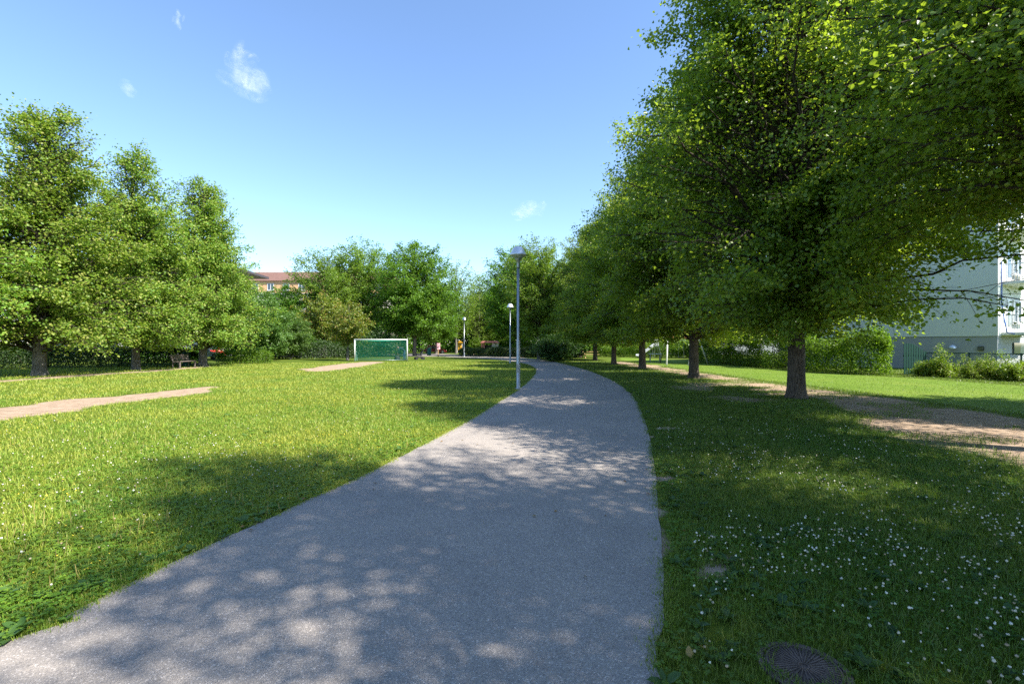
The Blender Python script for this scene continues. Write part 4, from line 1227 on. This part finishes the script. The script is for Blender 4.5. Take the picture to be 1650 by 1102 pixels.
ca_ = empty('overhead_cable', (22.5, 23.5, 0), 0, 'thin black cable strung in front of the pale block', 'cable')
q = MB(); q.tube([(-2.0, 3.5, 4.25), (0, 0.4, 4.30), (1.6, -1.6, 4.75), (4, -5.0, 5.8), (7, -9, 7.3)], .016, 5); q.build('wire', M_DARK, ca_)

# ------------------------------------------------------------------ green fence by the block
def chain_mat():
    m, nt, out = new_mat('chain_link')
    L = nt.links
    uv = N(nt, 'ShaderNodeUVMap')
    mp = N(nt, 'ShaderNodeMapping'); mp.inputs['Rotation'].default_value = (0, 0, R_(45)); L.new(uv.outputs['UV'], mp.inputs['Vector'])
    br = N(nt, 'ShaderNodeTexBrick'); br.offset = 0
    br.inputs['Scale'].default_value = 1; br.inputs['Brick Width'].default_value = .075; br.inputs['Row Height'].default_value = .075; br.inputs['Mortar Size'].default_value = .006; br.inputs['Mortar Smooth'].default_value = 0
    br.inputs['Color1'].default_value = (0, 0, 0, 1); br.inputs['Color2'].default_value = (0, 0, 0, 1); br.inputs['Mortar'].default_value = (1, 1, 1, 1)
    L.new(mp.outputs['Vector'], br.inputs['Vector'])
    p = N(nt, 'ShaderNodeBsdfPrincipled'); p.inputs['Base Color'].default_value = (0.01, 0.075, 0.05, 1)
    tr = N(nt, 'ShaderNodeBsdfTransparent'); mx = N(nt, 'ShaderNodeMixShader')
    L.new(br.outputs['Color'], mx.inputs['Fac']); L.new(tr.outputs['BSDF'], mx.inputs[1]); L.new(p.outputs['BSDF'], mx.inputs[2]); L.new(mx.outputs['Shader'], out.inputs['Surface'])
    return m
f0 = Vector((22.0, 25.8, 0)); f1 = Vector((26.6, 15.0, 0)); fd = f1 - f0; fl_ = fd.length
cf = empty('chain_link_fence', tuple(f0), math.atan2(fd.y, fd.x), 'green chain link fence with top rail in front of the pale block', 'fence')
for k in range(7):
    q = MB(); q.tube([(k * 1.9, 0, 0), (k * 1.9, 0, 1.20)], .035, 8); q.build('post', M_GREENP, cf)
q = MB(); q.tube([(0, 0, 1.17), (fl_, 0, 1.14)], .022, 8); q.build('top_rail', M_GREENP, cf)
q = MB(); q.tube([(.05, -.02, 1.05), (1.5, -.25, .1)], .022, 8); q.build('brace', M_GREENP, cf)
me = bpy.data.meshes.new('mesh'); me.from_pydata([(0, .03, .05), (fl_, .03, .05), (fl_, .03, 1.12), (0, .03, 1.15)], [], [(0, 1, 2, 3)])
ul = me.uv_layers.new(name='UVMap')
for li, uvv in enumerate(((0, 0), (fl_, 0), (fl_, 1.1), (0, 1.1))): ul.data[li].uv = uvv
link('wire_mesh', me, chain_mat(), cf)
pg = empty('picket_gate', (20.75, 25.55, 0), .12, 'dark green picket gate with curved top between hedge and wire fence', 'gate')
for k in range(9):
    hh = 1.62 - .42 * (max(0, k - 2) / 6) ** 1.6
    q = MB(); q.box((k * .145, 0, hh / 2 + .04), (.112, .022, hh), 0, .004); q.build('picket', M_GREENP, pg)
for z in (.35, 1.0):
    q = MB(); q.box((.58, .035, z), (1.25, .04, .08)); q.build('rail', M_GREENP, pg)
q = MB(); q.tube([(1.25, .03, 0), (1.25, .03, 1.25)], .05, 8); q.build('post', M_GREENP, pg)

# ------------------------------------------------------------------ weeds in front of the fence
LEAF_W = leaf_mat('weed_leaves', [(0.08, 0.14, 0.012), (0.13, 0.20, 0.016), (0.20, 0.25, 0.025), (0.32, 0.29, 0.05)], (0.24, 0.38, 0.02), .4)
make_proto('weed_a', LEAF_W, LEAF_W, seed=131, H=1.5, z0=.1, R=.38, prof=prof_round, nprim=40, leaves=11, leafL=.07, trunk_r=.015, twig_step=.11, twig_len=.3, spread=.06, el0=48, el1=80)
make_proto('weed_b', LEAF_W, LEAF_W, seed=137, H=.95, z0=.08, R=.7, prof=prof_round, nprim=46, leaves=16, leafL=.10, trunk_r=.015, twig_step=.12, twig_len=.3, spread=.07, el0=20)
rnw = random.Random(4)
for k in range(54):
    t = k / 53
    ex, ey = 21.6 + t * 3.4, 24.6 - t * 9.0
    ex += rnw.uniform(-1.1, .7); ey += rnw.uniform(-.5, .5)
    tall = rnw.random() < .6
    tree('weed_plant', 'weed_a' if tall else 'weed_b', ex, ey, rnw.uniform(.3, 1.0) if tall else rnw.uniform(.35, .75), 'tall yellowish weed growing before the green wire fence' if tall else 'low leafy green weed growing before the green wire fence', 'weed', 'weeds along the green wire fence' if tall else 'leafy weeds along the green wire fence', crown='foliage', stem='stem')

# ------------------------------------------------------------------ grass, clover, weeds of the lawn
gx0, gy0, gs = -34.0, -3.0, 0.1
gX, gY = np.meshgrid(np.arange(gx0, 34.01, gs), np.arange(gy0, 56.01, gs))
DM = dirt_mask(gX, gY); TM = poly_dist(gX, gY, TURF)
def look(M, x, y):
    ix = np.clip(((x - gx0) / gs), 0, M.shape[1] - 1.001); iy = np.clip(((y - gy0) / gs), 0, M.shape[0] - 1.001)
    i, j = ix.astype(int), iy.astype(int); fx, fy = ix - i, iy - j
    return (M[j, i] * (1 - fx) + M[j, i + 1] * fx) * (1 - fy) + (M[j + 1, i] * (1 - fx) + M[j + 1, i + 1] * fx) * fy
rg = np.random.default_rng(77)
def scatter(rho, dmax_, d0=1.9, d1=46.0, half=1.08):
    """random places on the lawn, thinning out with distance: density min(dmax_, rho / d^2)"""
    dc = math.sqrt(rho / dmax_)
    n1 = int(dmax_ * half * max(0, dc ** 2 - d0 ** 2)); n2 = int(rho * 2 * half * math.log(d1 / max(dc, d0)))
    r1 = np.sqrt(rg.uniform(d0 ** 2, max(dc, d0) ** 2, n1)); r2 = max(dc, d0) * np.exp(rg.random(n2) * math.log(d1 / max(dc, d0)))
    r = np.r_[r1, r2]; th = rg.uniform(-half, half, len(r))
    return r * np.sin(th), r * np.cos(th), r
COVER = G(1295, 1078)
def on_lawn(x, y, over=0.0, dirt_cut=.42, turf=False):
    ok = (x < xl_path(y) + over) | (x > xr_path(y) - over)
    dm = look(DM, x, y)
    ok &= rg.random(len(x)) > np.clip((dm - .12) / dirt_cut, 0, 1)
    ok &= (look(TM, x, y) < 0.05) | (turf & (rg.random(len(x)) < .45))
    ok &= np.hypot(x - COVER[0], y - COVER[1]) > .185 - over
    ok &= y < 55
    return ok
def grass_mat(name, cols, tcol, ycol, trans=.3):
    m = leaf_mat(name, cols, tcol, trans, .5, .35, 0)
    nt = m.node_tree; L = nt.links
    hs = [n for n in nt.nodes if n.type == 'HUE_SAT'][0]
    p = [n for n in nt.nodes if n.type == 'BSDF_PRINCIPLED'][0]
    tc = N(nt, 'ShaderNodeTexCoord')
    nz = N(nt, 'ShaderNodeTexNoise'); nz.inputs['Scale'].default_value = .45; nz.inputs['Detail'].default_value = 5
    L.new(tc.outputs['Object'], nz.inputs['Vector'])
    mr = N(nt, 'ShaderNodeMapRange'); mr.inputs['From Min'].default_value = .38; mr.inputs['From Max'].default_value = .66; mr.inputs['To Max'].default_value = .8
    L.new(nz.outputs['Fac'], mr.inputs['Value'])
    mx = N(nt, 'ShaderNodeMixRGB'); mx.inputs['Color2'].default_value = (*ycol, 1)
    L.new(mr.outputs['Result'], mx.inputs['Fac']); L.new(hs.outputs['Color'], mx.inputs['Color1'])
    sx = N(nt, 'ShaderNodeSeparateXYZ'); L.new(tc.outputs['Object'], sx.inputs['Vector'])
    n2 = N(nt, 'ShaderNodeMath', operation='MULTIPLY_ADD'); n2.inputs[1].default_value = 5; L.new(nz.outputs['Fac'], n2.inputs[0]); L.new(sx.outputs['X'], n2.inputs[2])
    m2 = N(nt, 'ShaderNodeMapRange'); m2.inputs['From Min'].default_value = 2.2; m2.inputs['From Max'].default_value = 4.2; m2.inputs['To Max'].default_value = .8  # towards the right lawn, deeper tree shade is put into the blade colour
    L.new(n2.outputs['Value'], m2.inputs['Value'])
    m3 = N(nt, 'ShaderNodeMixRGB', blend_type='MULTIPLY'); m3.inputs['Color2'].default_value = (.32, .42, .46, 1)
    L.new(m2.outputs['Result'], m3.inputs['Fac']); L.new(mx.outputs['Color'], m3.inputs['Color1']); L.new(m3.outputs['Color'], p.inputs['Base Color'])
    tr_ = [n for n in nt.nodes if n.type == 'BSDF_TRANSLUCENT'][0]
    m4 = N(nt, 'ShaderNodeMixRGB', blend_type='MULTIPLY'); m4.inputs['Color1'].default_value = (*tcol, 1); m4.inputs['Color2'].default_value = (.36, .48, .5, 1)  # same painted shade for the light passing through the blades
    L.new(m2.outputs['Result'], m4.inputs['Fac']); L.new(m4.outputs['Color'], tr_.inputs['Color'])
    return m
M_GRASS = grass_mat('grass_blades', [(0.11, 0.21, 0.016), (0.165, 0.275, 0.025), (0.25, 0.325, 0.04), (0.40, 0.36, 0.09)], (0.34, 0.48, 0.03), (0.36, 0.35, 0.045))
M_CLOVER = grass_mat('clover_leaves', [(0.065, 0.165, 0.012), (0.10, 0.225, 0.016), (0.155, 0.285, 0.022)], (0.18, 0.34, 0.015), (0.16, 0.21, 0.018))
def blades(x, y, d):
    n = len(x)
    h = rg.uniform(.018, .055, n) * (1 + .5 * (fbm(x, y, .7, 41, 3) - .5)) + .0006 * d
    near_edge = np.minimum(np.abs(x - xl_path(y)), np.abs(x - xr_path(y)))
    h *= .55 + .45 * np.clip(near_edge / .35, 0, 1)
    h *= np.where(look(TM, x, y) > 0, .42, 1.0)
    w = (.0038 + .00055 * d) * rg.uniform(.6, 1.3, n)
    az = rg.uniform(0, 2 * np.pi, n); ln = rg.uniform(.1, .95, n) * h
    dx, dy = np.cos(az), np.sin(az)
    az2 = az + np.pi / 2 + rg.normal(0, .5, n)
    wx, wy = np.cos(az2) * w / 2, np.sin(az2) * w / 2
    V = np.empty((n, 4, 3), dtype=np.float32)
    V[:, 0] = np.c_[x - wx, y - wy, np.zeros(n) - .002]; V[:, 1] = np.c_[x + wx, y + wy, np.zeros(n) - .002]
    V[:, 2] = np.c_[x + dx * ln + wx * .25, y + dy * ln + wy * .25, h]; V[:, 3] = np.c_[x + dx * ln - wx * .25, y + dy * ln - wy * .25, h]
    Q = np.arange(n * 4).reshape(-1, 4)
    return np_mesh('grass', V.reshape(-1, 3), Q)
x, y, d = scatter(120000, 5200)
k = on_lawn(x, y, .05, .68, True)
ex, ey = [], []
for E_, sg in ((Ld, -1), (Rd, 1)):
    q_ = E_[(E_[:, 1] > 1.5) & (E_[:, 1] < 26)]
    ly_ = rg.uniform(1.5, 26, 16000) ** 1.0
    ly_ = 1.5 + (ly_ - 1.5) * rg.random(16000)
    lx_ = (xl_path(ly_) if sg < 0 else xr_path(ly_)) + sg * rg.normal(.035, .05, 16000)
    kk = fbm(lx_, ly_, 1.8, 95 + sg, 3) > .42
    ex.append(lx_[kk]); ey.append(ly_[kk])
x = np.r_[x[k], np.concatenate(ex)]; y = np.r_[y[k], np.concatenate(ey)]; d = np.hypot(x, y)
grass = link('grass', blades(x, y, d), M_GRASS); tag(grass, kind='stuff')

# clover: three round leaflets on each stalk
x, y, d = scatter(26000, 1500, 1.9, 22)
dens = smooth01((fbm(x, y, .5, 51, 4) - .36) * 4)
k = on_lawn(x, y, .02, .3) & (rg.random(len(x)) < .25 + .75 * dens)
x, y, d = x[k], y[k], d[k]
n = len(x)
hz = rg.uniform(.018, .06, n); a0 = rg.uniform(0, 6.28, n); L0 = rg.uniform(.012, .021, n) * (1 + .035 * np.maximum(0, d - 4))
tilt = rg.normal(0, .25, (n, 2))
P, A, Nn, Ls = [], [], [], []
for j in range(3):
    aa = a0 + j * 2.094
    P.append(np.c_[x, y, hz]); A.append(np.c_[np.cos(aa), np.sin(aa), rg.normal(-.05, .18, n)]); Nn.append(np.c_[tilt, np.ones(n)]); Ls.append(L0)
P = np.vstack(P); A = np.vstack(A); Nn = np.vstack(Nn); Ls = np.concatenate(Ls)
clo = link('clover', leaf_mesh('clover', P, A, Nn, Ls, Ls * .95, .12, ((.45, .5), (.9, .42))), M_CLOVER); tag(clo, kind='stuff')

# broad leaved rosettes (plantain, dandelion) near the path
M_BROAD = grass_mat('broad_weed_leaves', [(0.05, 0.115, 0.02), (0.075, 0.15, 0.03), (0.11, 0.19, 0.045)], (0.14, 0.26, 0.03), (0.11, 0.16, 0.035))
x, y, d = scatter(420, 26, 1.9, 14)
near = np.exp(-np.minimum(np.abs(x - xl_path(y)), np.abs(x - xr_path(y))) / 1.1)
k = on_lawn(x, y, 0, .5) & (rg.random(len(x)) < .25 + .75 * near)
x, y = x[k], y[k]
P, A, Nn, Ls = [], [], [], []
for i in range(len(x)):
    m_ = rg.integers(4, 8); s0 = rg.uniform(.04, .095); a0 = rg.random() * 6.28
    for j in range(m_):
        aa = a0 + j * 6.283 / m_ + rg.normal(0, .25)
        P.append((x[i], y[i], .012)); A.append((math.cos(aa), math.sin(aa), rg.uniform(.12, .75))); Nn.append((-.5 * math.cos(aa), -.5 * math.sin(aa), 1)); Ls.append(s0 * rg.uniform(.7, 1.2))
Ls = np.array(Ls)
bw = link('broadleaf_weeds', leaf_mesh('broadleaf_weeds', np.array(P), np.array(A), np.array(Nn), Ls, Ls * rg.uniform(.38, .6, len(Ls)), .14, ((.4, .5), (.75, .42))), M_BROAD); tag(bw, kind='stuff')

# plantain seed spikes on the left
M_SPIKE = plain('plantain_spikes', (0.24, 0.20, 0.06), .8, 0, .3, 20)
x, y, d = scatter(560, 30, 2.2, 16)
k = on_lawn(x, y, 0, .5) & (x < 0) & (rg.random(len(x)) < smooth01((fbm(x, y, .8, 61, 3) - .4) * 4))
mb = MB()
for xx, yy in zip(x[k][:700], y[k][:700]):
    h = rg.uniform(.07, .17); lx, ly = rg.normal(0, .015, 2)
    mb.tube([(xx, yy, 0), (xx + lx, yy + ly, h * .55), (xx + lx * 1.4, yy + ly * 1.4, h)], [.0015, .0035, .002], 3, cap=False)
sp = mb.build('seed_spikes', M_SPIKE); tag(sp, kind='stuff')

# white clover heads
def flower_patch(x, y):
    p = np.zeros(len(x))
    for (px, py, r, a_) in ((1560, 880, 1.25, 1.0), (1480, 850, 1.0, 1.0), (1330, 950, 1.0, .9), (1560, 1020, .8, 1.0), (1220, 1080, .7, .5), (1250, 725, 1.6, .5), (1330, 760, 1.4, .35),
                            (90, 770, 2.0, .28), (200, 740, 2.0, .12), (20, 830, 1.4, .18), (-200, 760, 3.0, .2), (350, 720, 2.5, .05), (520, 690, 3, .06)):
        gx_, gy_ = G(px, py)
        p = np.maximum(p, a_ * np.exp(-((x - gx_) ** 2 + (y - gy_) ** 2) / (2 * r * r)))
    return np.maximum(p, .03)
x, y, d = scatter(7600, 210, 2.0, 24)
k = on_lawn(x, y, -.15, .3) & (rg.random(len(x)) < flower_patch(x, y) * smooth01((fbm(x, y, 1.4, 71, 3) - .3) * 4))
x, y, d = x[k], y[k], d[k]
n = len(x)
pr = [(.0022, 0), (.008, .003), (.0105, .009), (.0075, .0155), (.0015, .018)]
nn_ = 7
rings = np.array([[(r * math.cos(2 * math.pi * j / nn_), r * math.sin(2 * math.pi * j / nn_), z) for j in range(nn_)] for r, z in pr]).reshape(-1, 3)
base = []
for i in range(len(pr) - 1):
    for j in range(nn_):
        j2 = (j + 1) % nn_; base.append((i * nn_ + j, i * nn_ + j2, (i + 1) * nn_ + j2, (i + 1) * nn_ + j))
base = np.array(base)
sc = rg.uniform(.38, .8, n); hz = rg.uniform(.035, .085, n)
V = rings[None] * sc[:, None, None] * (1 + .22 * rg.normal(0, 1, (n, len(rings), 1)))
V[:, :, 0] += x[:, None]; V[:, :, 1] += y[:, None]; V[:, :, 2] += hz[:, None]
Q = (np.arange(n)[:, None, None] * len(rings) + base[None]).reshape(-1, 4)
m, nt, out = new_mat('clover_flower')
geo = N(nt, 'ShaderNodeNewGeometry'); rr_ = ramp(nt, [(0, (0.30, 0.22, 0.12)), (.4, (0.46, 0.42, 0.31)), (1, (0.68, 0.66, 0.58))]); nt.links.new(geo.outputs['Random Per Island'], rr_.inputs['Fac'])
p_ = N(nt, 'ShaderNodeBsdfPrincipled'); p_.inputs['Roughness'].default_value = .8; nt.links.new(rr_.outputs['Color'], p_.inputs['Base Color']); nt.links.new(p_.outputs['BSDF'], out.inputs['Surface'])
fl = link('clover_flowers', np_mesh('clover_flowers', V.reshape(-1, 3), Q), m); tag(fl, kind='stuff')

# small yellow flowers in the dry left hand lawn
M_YFL = plain('yellow_petals', (0.62, 0.47, 0.04), .7, 0, .2, 30)
x, y, d = scatter(9000, 60, 3.0, 34)
k = on_lawn(x, y, -.1, .3) & (x < -1) & (rg.random(len(x)) < smooth01((fbm(x, y, .35, 81, 4) - .42) * 5))
x, y, d = x[k], y[k], d[k]; n = len(x)
Ls = rg.uniform(.008, .014, n) * (1 + .02 * d); A = np.c_[rg.normal(0, 1, (n, 2)), np.zeros(n)]; Nn = np.c_[rg.normal(0, .4, (n, 2)), np.ones(n)]
yf = link('yellow_flowers', leaf_mesh('yellow_flowers', np.c_[x, y, rg.uniform(.035, .06, n)], A, Nn, Ls, Ls, .05, ((.25, .5), (.75, .5))), M_YFL); tag(yf, kind='stuff')

# fallen leaves
M_DRY = leaf_mat('fallen_leaves', [(0.16, 0.07, 0.02), (0.24, 0.13, 0.03), (0.33, 0.25, 0.06)], (.2, .1, .02), .15)
x, y, d = scatter(150, 4, 2.0, 20)
near = np.exp(-np.minimum(np.abs(x - xl_path(y)), np.abs(x - xr_path(y))) / .25)
k = rg.random(len(x)) < .10 + .9 * near
x, y = x[k], y[k]; n = len(x)
Ls = rg.uniform(.025, .055, n); A = rg.normal(0, 1, (n, 3)); A[:, 2] *= .15; Nn = np.c_[rg.normal(0, .3, (n, 2)), np.ones(n)]
fa = link('fallen_leaves', leaf_mesh('fallen_leaves', np.c_[x, y, np.full(n, .02)], A, Nn, Ls, Ls * .75), M_DRY); tag(fa, kind='stuff')

# ------------------------------------------------------------------ manhole cover
mx_, my_ = G(1295, 1078)
mc = empty('manhole_cover', (mx_, my_, 0.001), .4, 'round cast iron cover with radiating ribs sunk in the grass', 'manhole cover')
q = MB(); q.lathe([(.205, -.01), (.205, .012), (.178, .014), (.176, .004), (.001, .004)], 40, cap=False); q.build('rim', M_IRON, mc)
q = MB(); q.lathe([(.172, .0), (.172, .011), (.166, .013), (.001, .013)], 40, cap=False); pl = q.build('plate', M_IRON, mc)
q = MB()
for r0, r1, cnt in ((.03, .155, 24), (.09, .155, 24)):
    for i in range(cnt):
        a_ = 6.2832 * (i + (.5 if r0 > .05 else 0)) / cnt
        cx, cy = math.cos(a_), math.sin(a_)
        q.box(((r0 + r1) / 2 * cx, (r0 + r1) / 2 * cy, .0165), (r1 - r0, .0055, .006), a_)
q.lathe([(.158, .013), (.158, .020), (.165, .020), (.165, .013)], 40, cap=False)
q.lathe([(.02, .013), (.02, .020), (.027, .020), (.027, .013)], 20, cap=False)
q.build('ribs', M_IRON, pl)

# ------------------------------------------------------------------ clouds: far puffs, thinning to nothing at their rims
def cloud_mat():
    m, nt, out = new_mat('cloud')
    L = nt.links
    lw_ = N(nt, 'ShaderNodeLayerWeight'); lw_.inputs['Blend'].default_value = .5
    tc = N(nt, 'ShaderNodeTexCoord')
    nz = N(nt, 'ShaderNodeTexNoise'); nz.inputs['Scale'].default_value = .03; nz.inputs['Detail'].default_value = 5; nz.inputs['Roughness'].default_value = .55; nz.inputs['Distortion'].default_value = 1.2
    L.new(tc.outputs['Object'], nz.inputs['Vector'])
    inv = N(nt, 'ShaderNodeMath', operation='SUBTRACT'); inv.inputs[0].default_value = 1; L.new(lw_.outputs['Facing'], inv.inputs[1])
    pw = N(nt, 'ShaderNodeMath', operation='POWER'); pw.inputs[1].default_value = 2.0; L.new(inv.outputs['Value'], pw.inputs[0])
    mr = N(nt, 'ShaderNodeMapRange'); mr.inputs['From Min'].default_value = .40; mr.inputs['From Max'].default_value = .75; mr.inputs['To Max'].default_value = .13
    L.new(nz.outputs['Fac'], mr.inputs['Value'])
    mu = N(nt, 'ShaderNodeMath', operation='MULTIPLY'); L.new(pw.outputs['Value'], mu.inputs[0]); L.new(mr.outputs['Result'], mu.inputs[1])
    d = N(nt, 'ShaderNodeBsdfDiffuse'); d.inputs['Color'].default_value = (.95, .95, .95, 1)
    t = N(nt, 'ShaderNodeBsdfTranslucent'); t.inputs['Color'].default_value = (.95, .95, .95, 1)
    m1 = N(nt, 'ShaderNodeMixShader'); m1.inputs['Fac'].default_value = .5; L.new(d.outputs['BSDF'], m1.inputs[1]); L.new(t.outputs['BSDF'], m1.inputs[2])
    tr = N(nt, 'ShaderNodeBsdfTransparent'); mx = N(nt, 'ShaderNodeMixShader')
    L.new(mu.outputs['Value'], mx.inputs['Fac']); L.new(tr.outputs['BSDF'], mx.inputs[1]); L.new(m1.outputs['Shader'], mx.inputs[2]); L.new(mx.outputs['Shader'], out.inputs['Surface'])
    return m
M_CLOUD = cloud_mat()
import bmesh
def cloud(blobs, D, label, seed):
    rnd = random.Random(seed)
    bm = bmesh.new()
    k = D / F
    cx = sum(b[0] for b in blobs) / len(blobs); cy = sum(b[1] for b in blobs) / len(blobs)
    for (px, py, rx, ry, n) in blobs:
        for i in range(n):
            ox, oy = rnd.gauss(0, .45) * rx, rnd.gauss(0, .45) * ry
            r = rnd.uniform(.35, .8)
            M_ = Matrix.Translation(((px + ox - cx) * k, rnd.gauss(0, .5) * rx * k, -(py + oy - cy) * k)) @ Matrix.Rotation(rnd.uniform(-.5, .5), 4, 'Y') @ Matrix.Diagonal((rx * r * k, rx * r * k, ry * r * k, 1))
            bmesh.ops.create_icosphere(bm, subdivisions=3, radius=1, matrix=M_)
    me = bpy.data.meshes.new('cloud'); bm.to_mesh(me); bm.free()
    o = link('cloud', me, M_CLOUD, None, True)
    o.location = ((cx - 825) * k, D, CAMH + (HOR - cy) * k)
    tag(o, label, 'cloud', 'small fair weather clouds')
    return o
cloud([(398, 128, 30, 20, 16), (382, 98, 12, 28, 10), (404, 92, 16, 7, 6), (412, 138, 16, 10, 6)], 1500, 'largest wispy white cloud high on the left', 1)
cloud([(286, 32, 6, 18, 7)], 1500, 'tiny thin cloud streak near the top left', 2)
cloud([(850, 342, 26, 10, 14), (862, 334, 12, 8, 7), (836, 348, 10, 6, 5)], 1500, 'small white cloud above the nearest street lamp', 3)
cloud([(208, 138, 14, 12, 5)], 1500, 'faint cloud wisp above the left lindens', 4)
